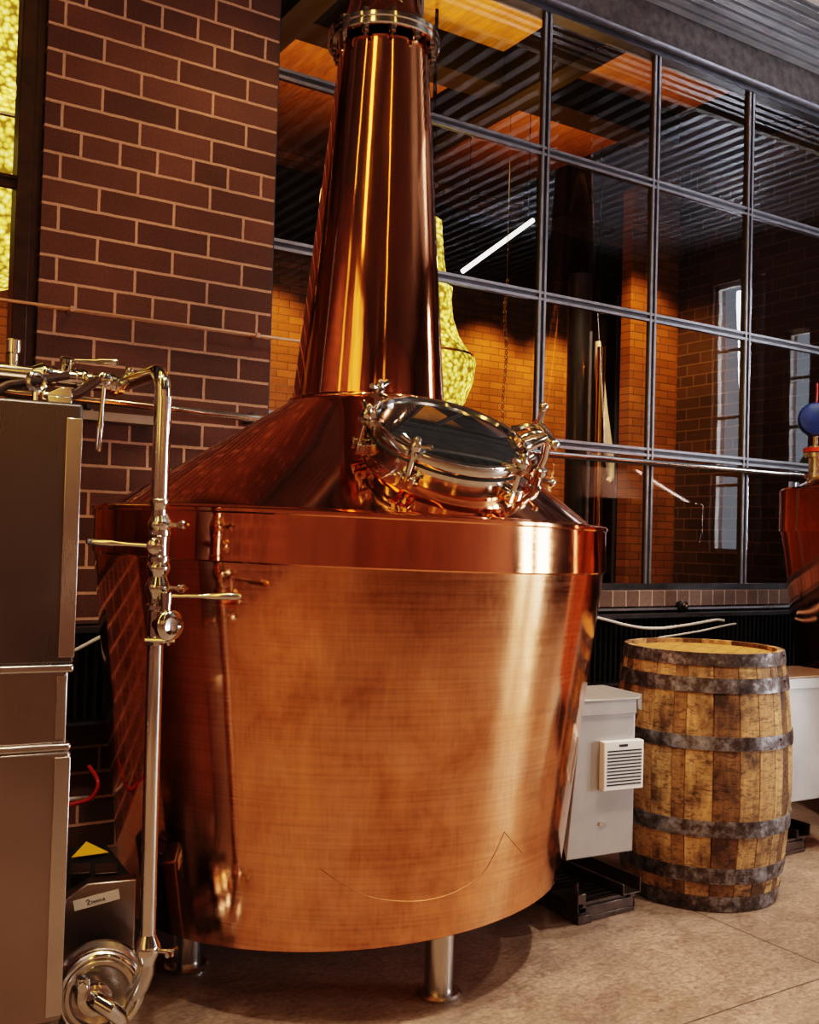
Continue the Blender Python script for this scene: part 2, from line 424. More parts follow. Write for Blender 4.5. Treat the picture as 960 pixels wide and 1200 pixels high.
wall_with_holes(Y0-.2, .2, X0, X1, 4.45, BH, M['brick'], 'wall_rear', 'y')
LH = [(-1.9, .5, 1.8, 4.1), (1.45, 1.75, 1.7, 4.1)]
wall_with_holes(X0-.2, .2, Y0, W, 4.45, LH, M['brick_y'], 'wall_left')
k = 3
for (p, q, z0, z1) in RH:                          # daylight windows in the right-hand wall
    if q - p < .2: continue
    m = MB(); t_ = .03
    m.box(X1+.06, X1+.11, p, p+t_, z0, z1); m.box(X1+.06, X1+.11, q-t_, q, z0, z1)
    m.box(X1+.06, X1+.11, p, q, z0, z0+.04); m.box(X1+.06, X1+.11, p, q, z1-.04, z1)
    nz = 3
    for i in range(1, nz+1): m.box(X1+.07, X1+.10, p, q, z0+(z1-z0)*i/(nz+1)-.015, z0+(z1-z0)*i/(nz+1)+.015)
    if q-p > 1: m.box(X1+.07, X1+.10, (p+q)/2-.015, (p+q)/2+.015, z0, z1)
    w_ = struct(m.build('window_%d' % k, M['white_edge'])); k += 1
for (p, q, z0, z1) in BH:                          # added amber glow panels, framed as windows, for streaks on the neck
    m = MB()
    for u in (p, (p+q)/2-.02, q-.04): m.box(u, u+.04, Y0-.14, Y0-.08, z0, z1)
    for i in range(5): zz = z0+(z1-z0-.04)*i/4; m.box(p, q, Y0-.14, Y0-.08, zz, zz+.04)
    w_ = struct(m.build('window_%d' % k, M['frame'])); k += 1
    m = MB(); m.box(p, q, Y0-.19, Y0-.16, z0, z1); m.build('glow_panel', M['amber_glow'], w_)
for (p, q, z0, z1) in LH:                          # more added amber panels, widening the yellow reflection on the neck
    m = MB()
    for u in (p, q-.03): m.box(X0-.14, X0-.08, u, u+.03, z0, z1)
    for zz in (z0, z1-.04): m.box(X0-.14, X0-.08, p, q, zz, zz+.04)
    w_ = struct(m.build('window_%d' % k, M['frame'])); k += 1
    m = MB(); m.box(X0-.19, X0-.16, p, q, z0, z1); m.build('glow_panel', M['amber_glow'], w_)

# ---- big gridded window (window_1) and the left one (window_2)
GY = 4.045
def grid_window(name, xs, zs, x0, x1, z0, z1, m1, m2):
    fr = MB(); fr.box(x0, x1, GY-.03, GY+.04, z0, z0+.035); fr.box(x0, x1, GY-.03, GY+.04, z1-.04, z1)
    fr.box(x0, x0+.012, GY-.03, GY+.04, z0, z1); fr.box(x1-.03, x1, GY-.03, GY+.04, z0, z1)
    w = struct(fr.build(name, m1))
    for x in xs:
        b = MB(); b.box(x-.024, x+.024, GY-.010, GY+.008, z0, z1); q = b.build('mullion', m1, w)
        b = MB()
        for s_ in (-1, 1): b.box(x+s_*.017-.007, x+s_*.017+.007, GY-.020, GY-.010, z0, z1)
        b.build('glazing_bead', m2, q)
    for z in zs:
        b = MB(); b.box(x0, x1, GY-.009, GY+.008, z-.024, z+.024); q = b.build('transom', m1, w)
        b = MB()
        for s_ in (-1, 1): b.box(x0, x1, GY-.018, GY-.009, z+s_*.017-.007, z+s_*.017+.007)
        b.build('glazing_bead', m2, q)
    g = MB(); g.add([(x0, GY, z0), (x1, GY, z0), (x1, GY, z1), (x0, GY, z1)], [(0,1,2,3)])
    g.build('panes', M['glass'], w)
    return w
grid_window('window_1', [2.535, 3.335, 4.137, 4.937, 5.737], [1.77, 2.526, 3.283], 1.80, 6.56, 1.004, 4.05, M['frame'], M['frame_edge'])
grid_window('window_2', [.0, -.8, -1.6], [1.80, 2.566, 3.31], X0, .83, 1.004, 4.05, M['frame_dark'], M['frame_dark'])
mb = MB(); mb.box(.745, .80, GY-.04, GY+.06, 1.0, 4.05); struct(mb.build('trim_6', M['frame_dark'], bevel=.004))

# ---- the room beyond the glass
YB = 8.2
mb = MB(); mb.box(X0-.2, 9.2, WB, YB+.2, -.15, 0); struct(mb.build('floor_beyond', M['floor_dark']))
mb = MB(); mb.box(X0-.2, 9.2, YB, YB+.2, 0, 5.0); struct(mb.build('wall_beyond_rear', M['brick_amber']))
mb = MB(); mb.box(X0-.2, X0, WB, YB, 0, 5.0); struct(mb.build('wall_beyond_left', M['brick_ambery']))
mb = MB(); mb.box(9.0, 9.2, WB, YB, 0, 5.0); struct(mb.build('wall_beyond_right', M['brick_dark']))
mb = MB(); mb.box(X0-.2, 9.2, WB, YB+.2, 4.75, 4.95); struct(mb.build('ceiling_beyond', M['wood_ceiling']))
mb = MB(); mb.box(X0-.2, 9.2, YB-.5, YB-.01, 3.85, 4.35); struct(mb.build('trim_7', M['beam']))
for i, x in enumerate((-1.2, .6, 2.6, 4.4, 6.2)):
    mb = MB(); mb.box(x-.09, x+.09, WB+.02, YB-.5, 4.38, 4.75); struct(mb.build('trim_%d' % (8+i), M['beam']))
mb = MB(); mb.box(X0, 9.0, 5.7, 5.95, 4.5, 4.75); struct(mb.build('trim_15', M['beam']))
# brick pier and a partition added to keep the right-hand panes dark
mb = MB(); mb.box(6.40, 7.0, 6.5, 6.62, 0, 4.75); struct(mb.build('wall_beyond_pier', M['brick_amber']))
mb = MB(); mb.box(7.0, 7.2, 4.4, 6.6, 0, 4.75); struct(mb.build('wall_beyond_dark_screen', M['brick_dark']))

# ================================================================== COPPER STILL
AX, AY = 1.585, 2.832
RU = Vector((.8443, -.5359)); FU = Vector((.5359, .8443))
def tilt_ring(cx, cy, r, z, s, n=128):
    out = []
    for i in range(n):
        a = 2*PI*i/n; d = Vector((math.cos(a), math.sin(a)))
        out.append(Vector((cx+r*d.x, cy+r*d.y, z + s*r*d.dot(RU))))
    return out
ST, SB = -.017, .06
still = thing('copper_pot_still', (AX, AY, 0), 'large polished copper pot still with tapered belly, conical shoulder and tall neck', 'still')
zt, zb, RT, RB = 1.314, 1.175, .800, .682
n = 10
rings = [tilt_ring(AX, AY, .03, .17, 0), tilt_ring(AX, AY, .45, .185, SB*.8), tilt_ring(AX, AY, RB-.012, .203, SB), tilt_ring(AX, AY, RB, .21, SB)]
for i in range(1, n+1):
    f = i/n; rings.append(tilt_ring(AX, AY, RB+(RT-.006-RB)*f, .21+(zb+.006-.21)*f, SB+(ST-SB)*f))
rings.append(tilt_ring(AX, AY, RT-.05, zb+.01, ST))
mb = MB(); mb.loft(rings); belly = mb.build('belly', M['copper_body'], still, ang=40)
def on_belly(p):                                   # push a point onto the tilted cone of the belly
    d = Vector((p[0]-AX, p[1]-AY)).normalized(); du = d.dot(RU); lo_, hi_ = 0., 1.
    for _ in range(40):
        f = (lo_+hi_)/2; r = RB+(RT-.006-RB)*f; z = .21+(zb+.006-.21)*f+(SB+(ST-SB)*f)*r*du
        if z < p[2]: lo_ = f
        else: hi_ = f
    return Vector((AX+d.x*r, AY+d.y*r, p[2]))
mb = MB()
for pts_ in ([(1.1903,2.2458,.4239),(1.2383,2.221,.3879),(1.2981,2.195,.3545),(1.3705,2.1691,.3378),(1.4478,2.1495,.3332),(1.5311,2.1365,.3451),(1.6079,2.131,.3785),(1.645,2.127,.425),(1.6755,2.1244,.482)], [(1.6755,2.1244,.482),(1.7054,2.1322,.4534),(1.758,2.1488,.4075)]):
    mb.tube([on_belly(p) for p in pts_], [.0004]+[.0011]*(len(pts_)*4-5)+[.0011]*3+[.0004] if False else .001, 6, 5)
mb.build('scratch_line', M['copper_dark'], belly)
rings = [tilt_ring(AX, AY, RT-.05, zb+.002, ST), tilt_ring(AX, AY, RT-.004, zb, ST), tilt_ring(AX, AY, RT, zb+.004, ST), tilt_ring(AX, AY, RT, zt-.016, ST),
         tilt_ring(AX, AY, RT+.004, zt-.012, ST), tilt_ring(AX, AY, RT+.004, zt-.004, ST), tilt_ring(AX, AY, RT-.002, zt+.001, ST), tilt_ring(AX, AY, RT-.05, zt+.006, ST), tilt_ring(AX, AY, RT-.09, zt+.005, ST)]
mb = MB(); mb.loft(rings); mb.build('rim_band', M['copper'], still, ang=40)
NB = Vector((1.611, 2.802, 1.682)); NTp = Vector((1.613, 2.767, 2.80))
def lerp_ring(t_, r0, r1, p, q, s0=0, s1=0):
    c = p.lerp(q, t_); return tilt_ring(c.x, c.y, r0+(r1-r0)*t_, c.z, s0+(s1-s0)*t_)
CB = Vector((AX, AY, zt))
prof = [(0, .757), (.03, .742), (.5, .497), (.94, .268), (.985, .25), (1.0, .247)]
mb = MB(); mb.loft([tilt_ring(*CB.lerp(NB, f).to_2d(), r, zt+(NB.z-zt)*f, ST*(1-f)) for f, r in prof]); mb.build('shoulder', M['copper'], still, ang=60)
mb = MB(); mb.torus(NB + Vector((0,0,-.008)), (0,0,1), .248, .010, 96); mb.build('neck_seam', M['copper'], still)
mb = MB(); mb.loft([lerp_ring(f, .243, .1425, NB, NTp) for f in [i/8 for i in range(9)]]); mb.build('neck', M['copper_neck'], still, ang=40)
FC = Vector((1.610, 2.767, 2.835))
fl = MB(); fl.lathe([(.13, -.02), (.176, -.02), (.18, -.016), (.18, -.004), (.176, 0), (.176, .002), (.18, .006), (.18, .018), (.176, .022), (.10, .022)], FC, (0,0,1), 64)
flo = fl.build('neck_flange', M['chrome'], still); tag(flo, 'bolted stainless flange')
for i in range(12):
    a = 2*PI*(i+.3)/12; c = FC + Vector((math.cos(a)*.160, math.sin(a)*.160, 0))
    b = MB(); b.lathe([(.007, -.048), (.007, -.036), (.0125, -.036), (.0135, -.033), (.0135, -.02), (.007, -.019), (.007, .021), (.0135, .022), (.0135, .036)], c, (0,0,1), 6)
    b.build('bolt', M['chrome'], flo)
mb = MB(); mb.lathe([(.148, .022), (.14, .04), (.118, .10), (.102, .22), (.098, 1.40)], FC, (0,0,1), 48); mb.build('swan_neck_pipe', M['copper_neck'], still)
# thin bright vent tube on the flange
mb = MB(); mb.tube([FC+Vector((-.0,-.12,.02)), FC+Vector((0,-.12,.07)), FC+Vector((-.01,-.12,.085)), FC+Vector((-.05,-.11,.09))], .006, 10); mb.build('bleed_tube', M['chrome'], still)
# legs
for i in range(4):
    a = math.atan2(2.312-AY, 1.605-AX) + i*PI/2
    c = Vector((AX+.52*math.cos(a), AY+.52*math.sin(a), 0))
    zt_ = .21 + SB*.52*Vector((math.cos(a), math.sin(a))).dot(RU)
    mb = MB(); mb.cyl(c+Vector((0,0,.012)), c+Vector((0,0,zt_+.0)), .040, 32); lg = mb.build('leg', M['steel'], still); tag(lg, 'brushed stainless leg')
    mb = MB(); mb.lathe([(.062, 0), (.064, .008), (.058, .014), (.04, .016)], c, (0,0,1), 32); mb.build('foot_plate', M['steel'], lg)
# manway
Cn = Vector((1.552, 2.252, 1.546)); nn = Vector((-.051, -.504, .862)).normalized()
e1 = Vector((.8443, -.5359, 0)); e1 = (e1 - nn*e1.dot(nn)).normalized(); e2 = nn.cross(e1).normalized()
sad = MB(); sad.lathe([(.30, -.165), (.262, -.145), (.238, -.125), (.226, -.10), (.224, -.085)], Cn, nn, 80); sad.build('manway_saddle', M['copper'], still, ang=60)
mw = MB(); mw.lathe([(.19, -.11), (.222, -.11), (.222, -.05), (.229, -.046), (.229, -.032), (.205, -.032)], Cn, nn, 80)
mwo = tag(mw.build('manway', M['chrome'], still), 'round stainless manway with dark glass lid')
mb = MB(); mb.lathe([(.190, -.028), (.228, -.028), (.230, -.024), (.230, -.006), (.226, .002), (.218, .005), (.206, .003), (.200, -.004), (.19, -.006)], Cn, nn, 80); mb.build('lid_ring', M['chrome'], mwo)
mb = MB(); mb.lathe([(.203, -.010), (.202, -.004), (.196, -.003)], Cn, nn, 80); mb.build('sight_glass', M['sight'], mwo)
mb = MB(); mb.torus(Cn+nn*-.03, nn, .2285, .004, 80, 8); mb.build('lid_gasket', M['rubber'], mwo)
def ringpt(ang, r, h): return Cn + (e1*math.cos(R(ang)) + e2*math.sin(R(ang)))*r + nn*h
def clamp(ang, big=1.0, swing=0):
    u = (e1*math.cos(R(ang)) + e2*math.sin(R(ang))); tg = nn.cross(u)
    Mx = Matrix((( *[u.x, tg.x, nn.x], 0), (*[u.y, tg.y, nn.y], 0), (*[u.z, tg.z, nn.z], 0), (0,0,0,1))); Mx.translation = Cn
    b = MB(); b.box(.218, .262, -.026, -.010, -.085, -.055, Mx); b.box(.218, .262, .010, .026, -.085, -.055, Mx); b.box(.214, .224, -.026, .026, -.095, -.045, Mx)
    cl = b.build('swing_clamp', M['chrome'], mwo, bevel=.003)
    b = MB(); b.cyl(Mx @ Vector((.248, -.034, -.07)), Mx @ Vector((.248, .034, -.07)), .006, 10); b.cyl(Mx @ Vector((.248, 0, -.075)), Mx @ Vector((.246, 0, .04)), .008, 12)
    b.build('swing_bolt', M['chrome'], cl)
    b = MB(); b.lathe([(.012, 0), (.017, .004), (.017, .016), (.012, .022), (.010, .034), (.006, .038)], Mx @ Vector((.247, 0, .012)), nn, 16)
    b.tube([Mx @ Vector((.247, -.042, .038)), Mx @ Vector((.247, -.018, .030)), Mx @ Vector((.247, 0, .028)), Mx @ Vector((.247, .018, .030)), Mx @ Vector((.247, .042, .038))], [.008, .006, .008, .006, .008], 10)
    b.build('wing_nut', M['chrome'], cl)
    b = MB(); b.box(.198, .262, -.016, -.009, -.004, .010, Mx); b.box(.198, .262, .009, .016, -.004, .010, Mx); b.box(.198, .210, -.016, .016, -.004, .010, Mx)
    b.build('lid_lug', M['chrome'], cl)
for a in (148, 200, 246): clamp(a)
clamp(318)
# hinge on the right-hand side
def hinge(ang):
    u = (e1*math.cos(R(ang)) + e2*math.sin(R(ang))); tg = nn.cross(u)
    Mx = Matrix((( *[u.x, tg.x, nn.x], 0), (*[u.y, tg.y, nn.y], 0), (*[u.z, tg.z, nn.z], 0), (0,0,0,1))); Mx.translation = Cn
    b = MB(); b.tube([Mx @ Vector(p) for p in ((.21,0,.012), (.235,0,.03), (.262,0,.035), (.285,0,.015), (.292,0,-.03), (.288,0,-.08))], [.012,.014,.013,.012,.012,.014], 12)
    b.tube([Mx @ Vector(p) for p in ((.20,.07,.008), (.235,.055,.03), (.268,.035,.04), (.285,.02,.02))], [.009,.011,.011,.010], 10)
    b.tube([Mx @ Vector(p) for p in ((.20,-.07,.008), (.235,-.055,.03), (.268,-.035,.04), (.285,-.02,.02))], [.009,.011,.011,.010], 10)
    h = b.build('lid_hinge', M['chrome'], mwo)
    b = MB(); b.cyl(Mx @ Vector((.272,-.07,.04)), Mx @ Vector((.272,.075,.04)), .012, 14); b.cyl(Mx @ Vector((.272,.06,.04)), Mx @ Vector((.272,.068,.085)), .009, 10)
    b.sphere(Mx @ Vector((.272,-.075,.04)), .016); b.sphere(Mx @ Vector((.272,.07,.09)), .014)
    b.build('hinge_pin', M['chrome'], h)
    b = MB(); b.lathe([(.020, -.15), (.024, -.145), (.024, -.12), (.02, -.115), (.02, -.09), (.025, -.085), (.025, -.065), (.016, -.06)], Mx @ Vector((.288,0,0)), nn, 20)
    b.cyl(Mx @ Vector((.288,0,-.1)), Mx @ Vector((.33,-.01,-.1)), .007, 10); b.sphere(Mx @ Vector((.335,-.011,-.1)), .012)
    b.build('hinge_post', M['chrome'], h)
hinge(12)

# ================================================================== SECOND STILL (right edge of the picture)
BX, BY = 4.87, 2.535
st2 = thing('copper_pot_still', (BX, BY, 0), 'second copper still at the right edge, behind the barrel, with a blue handwheel', 'still')
r1, r0 = .95, .80; z1, z2, z0 = 1.545, 1.335, .24
ring = lambda r, z: tilt_ring(BX, BY, r, z, 0, 96)
mb = MB(); mb.loft([ring(.03, z0-.03), ring(r0-.02, z0-.01), ring(r0, z0), ring(r1-.008, z2+.01), ring(r1-.06, z2+.015)]); mb.build('belly', M['copper'], st2, ang=40)
mb = MB(); mb.loft([ring(r1-.06, z2), ring(r1, z2), ring(r1, z1-.015), ring(r1+.005, z1-.008), ring(r1-.002, z1), ring(r1-.1, z1+.006)]); mb.build('rim_band', M['copper'], st2, ang=40)
mb = MB(); mb.loft([ring(r1-.05, z1), ring(.30, z1+.40), ring(.28, z1+.42)]); mb.build('shoulder', M['copper'], st2, ang=60)
mb = MB(); mb.loft([ring(.28, z1+.42), ring(.17, 3.2), ring(.12, 4.3)]); mb.build('neck', M['copper_neck'], st2, ang=40)
for i in range(4):
    a = PI/4 + i*PI/2; c = Vector((BX+.6*math.cos(a), BY+.6*math.sin(a), 0))
    mb = MB(); mb.cyl(c, c+Vector((0,0,z0)), .04, 24); mb.build('leg', M['steel'], st2)
vx, vy, vz = 4.325, 3.11, 1.60
mb = MB(); mb.lathe([(.05, 0), (.05, .02), (.03, .025), (.03, .10), (.052, .105), (.052, .125), (.03, .13), (.03, .16)], (vx, vy, vz), (0,0,1), 24); v2 = mb.build('relief_valve', M['steel'], st2)
mb = MB(); mb.lathe([(.034, .128), (.056, .13), (.056, .15), (.034, .152)], (vx, vy, vz), (0,0,1), 24); tag(mb.build('valve_collar', M['red_paint'], v2), 'red collar')
mb = MB(); mb.cyl((vx, vy, vz+.15), (vx, vy, vz+.27), .012, 12); mb.build('valve_stem', M['steel'], v2)
b = MB(); b.tube([(vx, vy, vz+.36), (vx+.005, vy, vz+.42), (vx+.004, vy, vz+.47)], .005, 10); tag(b.build('pull_cord', M['red'], v2), 'thin red cord')
d_ = Vector((-.72, -.65, .1)).normalized()
mb = MB(); mb.lathe([(.03, -.03), (.075, -.025), (.085, -.01), (.085, .01), (.075, .022), (.04, .03), (.01, .031)], (vx, vy, vz+.29), d_, 32); tag(mb.build('handwheel', M['blue'], v2), 'round blue handwheel')

# ================================================================== GREY CABINETS BESIDE THE STILLS
def grey_cabinet(label, P, rz, sx=1.0, group=None, vent=True, cut=.155):
    t = thing('control_cabinet', P, label, 'cabinet', group)
    Mx = Matrix.Translation(P) @ Matrix.Rotation(rz, 4, 'Z')
    H_ = .50; w = .262*sx; tx = .05; dp = .26
    b = MB()
    # body: trapezoid front following the still's taper, chamfered right edge
    lo = [(0,0,0), (w,0,.004), (w+.03,.05,.004), (w+.03,dp,.004), (cut,dp,0)]
    hi = [(tx,0,H_), (w,0,H_), (w+.03,.05,H_), (w+.03,dp,H_), (tx+cut,dp,H_)]
    b.loft([[Mx @ Vector(p) for p in lo], [Mx @ Vector(p) for p in hi]])
    b.build('housing', M['grey_box'], t, bevel=.004, ang=25)
    b = MB(); lid = [(tx-.012,-.012), (w+.004,-.012), (w+.062,.045), (w+.062,dp), (tx+cut-.005,dp)]
    lidm = M['grey_box'] if vent else M['lid_reflection']
    b.loft([[Mx @ Vector((x, y, H_)) for x, y in lid], [Mx @ Vector((x, y, H_+.008)) for x, y in lid]])
    b.prism([(w+.004,-.012,H_-.03), (w+.062,.045,H_-.05), (w+.062,.045,H_), (w+.004,-.012,H_)], (-.004,.003,0), Mx)
    b.build('lid', lidm, t, bevel=.002, ang=25)
    b = MB(); b.box(tx-.006, w, -.008, -.0005, H_-.045, H_, Mx); b.build('door_flange', M['grey_box'], t, bevel=.002)
    if not vent:
        b = MB(); b.box(.004, .026, .02, .045, 0, .0, Mx) if False else b.box(.004, .026, .02, .045, -P.z, .004, Mx); b.build('support_post', M['frame_dark'], t)
        return t
    # louvred vent
    vx0, vx1, vz0, vz1 = w*.46, w+.016, .215, .372
    b = MB(); b.box(vx0, vx1, -.028, .0, vz0, vz1, Mx); v = b.build('vent_grille', M['white_plastic'], t, bevel=.003)
    tag(v, 'white louvred vent')
    b = MB()
    for i in range(11):
        z = vz0 + .016 + i*.0108; b.box(vx0+.012, vx1-.010, -.0295, -.0275, z, z+.0045, Mx)
    b.build('louvre_slots', M['slot'], v, smooth=False)
    b = MB(); b.box(vx0+.058*sx, vx0+.092*sx, -.0290, -.0275, vz1-.018, vz1-.010, Mx); b.build('vent_badge', M['slot'], v)
    b = MB(); b.cyl(Mx @ Vector((w*.50, -.006, .105)), Mx @ Vector((w*.50, 0, .105)), .007, 12); b.box(w*.50-.006, w*.50+.024, -.005, 0, .1035, .1075, Mx); b.build('latch', M['steel'], t)
    return t
grey_cabinet('grey steel control cabinet with white vent between the large still and the barrel', Vector((2.172, 2.442, .243)), R(-7))
c2 = grey_cabinet('grey steel control cabinet right of the barrel under the second still', Vector((3.37, 2.62, .232)), R(-5), 1.5, vent=False, cut=.0)

# ================================================================== FLOOR STANDS
def floor_stand(label, P, group='dark steel grated stands on the floor'):
    t = thing('steel_stand', P, label, 'stand', group)
    P = Vector(P); Mx = Matrix.Translation(P)
    b = MB(); b.box(0, .255, 0, .42, 0, .018, Mx); b.box(0, .255, 0, .008, .018, .05, Mx); b.box(0, .008, 0, .42, .018, .05, Mx); b.box(.247, .255, 0, .42, .018, .05, Mx)
    b.build('base_channel', M['stand'], t, bevel=.002)
    b = MB()
    for i in range(14): b.box(.02, .24, .01+i*.03, .026+i*.03, .05, .062, Mx)
    b.box(.0, .02, 0, .42, .05, .062, Mx); b.box(.235, .255, 0, .42, .05, .062, Mx)
    b.build('grating', M['stand'], t)
    b = MB(); b.box(.19, .275, -.01, .44, .062, .068, Mx); b.box(.268, .275, -.01, .44, .062, .115, Mx); b.box(.19, .197, -.01, .44, .062, .10, Mx)
    b.build('side_rail', M['stand'], t, bevel=.002)
    b = MB(); b.box(-.012, .05, -.012, .07, .0, .03, Mx); b.box(-.004, .035, .0, .06, .03, .095, Mx); b.cyl(P+Vector((.016,.03,.09)), P+Vector((.016,.03,.125)), .008, 10)
    b.build('foot_bracket', M['stand'], t, bevel=.003)
    return t
floor_stand('dark grated steel stand on the floor in front of the barrel, under the vented cabinet', (2.295, 2.512, 0))
floor_stand('dark grated steel stand on the floor at the right edge, past the barrel', (3.42, 2.66, 0))

# ================================================================== BARREL
KX, KY = 2.944, 2.580
bar = thing('whiskey_barrel', (KX, KY, 0), 'weathered oak barrel with dark iron hoops standing on the concrete floor', 'barrel')
def brad(z):
    if z > .45: return .318 - .036*((z-.45)/.435)**2
    return .318 - .05*((.45-z)/.45)**2
NS = 30; sub = 6
random.seed(11)
wd = [random.uniform(.65, 1.45) for _ in range(NS)]; tot = sum(wd); a0 = 0.3
zs = [i/18*.885 for i in range(19)]
mb = MB()
for w_ in wd:
    a1 = a0 + 2*PI*w_/tot
    mb.col = random.choice([random.uniform(.0,.3), random.uniform(.35,.7), random.uniform(.55,1.)])
    us = [0, .03, .5, .97, 1]
    grid = [[(brad(z) - (.004 if u in (0, 1) else 0))*1.0 for u in us] for z in zs]
    vs = []; fs = []
    for j, z in enumerate(zs):
        for i, u in enumerate(us):
            a = a0 + (a1-a0)*u; r = grid[j][i]/ (math.cos((a1-a0)*.5) if u == .5 and False else 1)
            vs.append((KX+r*math.cos(a), KY+r*math.sin(a), z))
    nn_ = len(us)
    for j in range(len(zs)-1):
        for i in range(nn_-1): fs.append((j*nn_+i, j*nn_+i+1, (j+1)*nn_+i+1, (j+1)*nn_+i))
    # top chime
    base = len(vs)
    for u in us:
        a = a0+(a1-a0)*u; r = brad(.885)-.022; vs.append((KX+r*math.cos(a), KY+r*math.sin(a), .885))
    for u in us:
        a = a0+(a1-a0)*u; r = brad(.85)-.024; vs.append((KX+r*math.cos(a), KY+r*math.sin(a), .855))
    t0 = (len(zs)-1)*nn_
    for i in range(nn_-1):
        fs.append((t0+i, t0+i+1, base+i+1, base+i)); fs.append((base+i, base+i+1, base+nn_+i+1, base+nn_+i))
    mb.add(vs, fs); a0 = a1
mb.build('staves', M['stave'], bar, ang=50)
hd = MB(); xw = -.27
random.seed(4)
nB = 7
for i in range(nB):
    y0_ = -.262 + i*.524/nB; y1_ = y0_ + .524/nB - .002; hd.col = random.random()
    P_ = []
    rr = .262
    for j in range(9): y_ = y0_+(y1_-y0_)*j/8; P_.append((math.sqrt(max(rr*rr-y_*y_, .0004)), y_))
    for j in range(8, -1, -1): y_ = y0_+(y1_-y0_)*j/8; P_.append((-math.sqrt(max(rr*rr-y_*y_, .0004)), y_))
    hd.prism([(KX+p*.85-q*.52, KY+p*.52+q*.85, .855) for p, q in P_], (0, 0, .014))
hd.build('head', M['oak_head'], bar, smooth=False)
for (za, zb_) in ((.842, .886), (.752, .802), (.560, .606), (.265, .320), (.103, .157), (.003, .056)):
    b = MB(); b.lathe([(brad(za)+.0005, za), (brad(za)+.004, za), (brad((za+zb_)/2)+.0045, (za+zb_)/2), (brad(zb_)+.004, zb_), (brad(zb_)-.001, zb_)], (KX, KY, 0), (0,0,1), 72, cap0=False, cap1=False)
    h = b.build('hoop', M['hoop'], bar)
    a = -2.0 + za
    for dz in (.3, .7):
        z = za+(zb_-za)*dz; r = brad(z)+.005; b = MB(); b.sphere((KX+r*math.cos(a), KY+r*math.sin(a), z), .005, 8); b.build('rivet', M['hoop'], h)

# ================================================================== STEEL CABINET (left edge)
P = Vector((.600, 2.352, 0)); rz = R(-6)
cab = thing('steel_cabinet', P, 'tall brushed stainless steel cabinet at the left edge, in front of the brick pier', 'cabinet')
Mx = Matrix.Translation(P) @ Matrix.Rotation(rz, 4, 'Z')
wd_ = .74
b = MB(); b.box(-wd_, -.010, .014, .44, .14, 1.538, Mx); b.build('carcass', M['steel_cab'], cab, bevel=.004)
b = MB(); b.box(-wd_, 0, 0, .10, .943, 1.54, Mx); up = b.build('upper_panel', M['steel_dark'], cab, bevel=.008)
b = MB(); b.box(-.036, -.001, -.004, 0, .96, 1.505, Mx); b.build('edge_strip', M['steel'], up, bevel=.0015)
b = MB(); b.box(-wd_, -.0, -.002, .10, .925, .945, Mx); b.build('ledge', M['steel'], cab, bevel=.006)
b = MB(); b.box(-wd_, -.014, .006, .10, .765, .926, Mx); mid = b.build('middle_panel', M['steel_cab'], cab, bevel=.004)
b = MB(); b.box(-.036, -.0145, .003, .006, .775, .918, Mx); b.build('edge_strip', M['steel'], mid, bevel=.001)
b = MB(); b.box(-wd_, .0, -.002, .10, .748, .766, Mx); b.build('ledge', M['steel'], cab, bevel=.006)
b = MB(); b.box(-wd_, 0, 0, .10, .14, .749, Mx); lo = b.build('lower_panel', M['steel_cab'], cab, bevel=.008)
b = MB(); b.box(-.036, -.001, -.003, 0, .155, .735, Mx); b.build('edge_strip', M['steel'], lo, bevel=.0015)
for x, y in ((-.06,.06), (-.06,.38), (-wd_+.06,.06), (-wd_+.06,.38)):
    b = MB(); b.lathe([(.03,0), (.03,.012), (.014,.018), (.014,.14)], Mx @ Vector((x,y,0)), (0,0,1), 16); b.build('foot', M['steel'], cab)
# fittings on the cabinet top
b = MB(); c = Mx @ Vector((-.10,.04,1.585)); b.torus(c, (.3,-1,.1), .020, .0065, 24, 8); b.cyl(c+Vector((0,0,-.047)), c+Vector((0,0,-.018)), .008, 10); b.build('lifting_eye', M['chrome'], cab)
b = MB(); b.box(-.075,-.022,.03,.06,1.538,1.556,Mx); b.prism([(-.085,.03,1.556),(-.02,.03,1.556),(-.025,.03,1.578),(-.045,.03,1.578)], (0,.03,0), Mx); b.build('toggle_latch', M['chrome'], cab, bevel=.002)
b = MB(); b.tube([Mx @ Vector(p) for p in ((-.20,.05,1.548),(-.16,.06,1.575),(-.08,.09,1.60),(-.02,.13,1.62))], .010, 10); b.tube([Mx @ Vector(p) for p in ((-.06,.06,1.55),(.0,.12,1.575),(.06,.2,1.625))], .012, 10); b.build('hose_stub', M['frame_dark'], cab)

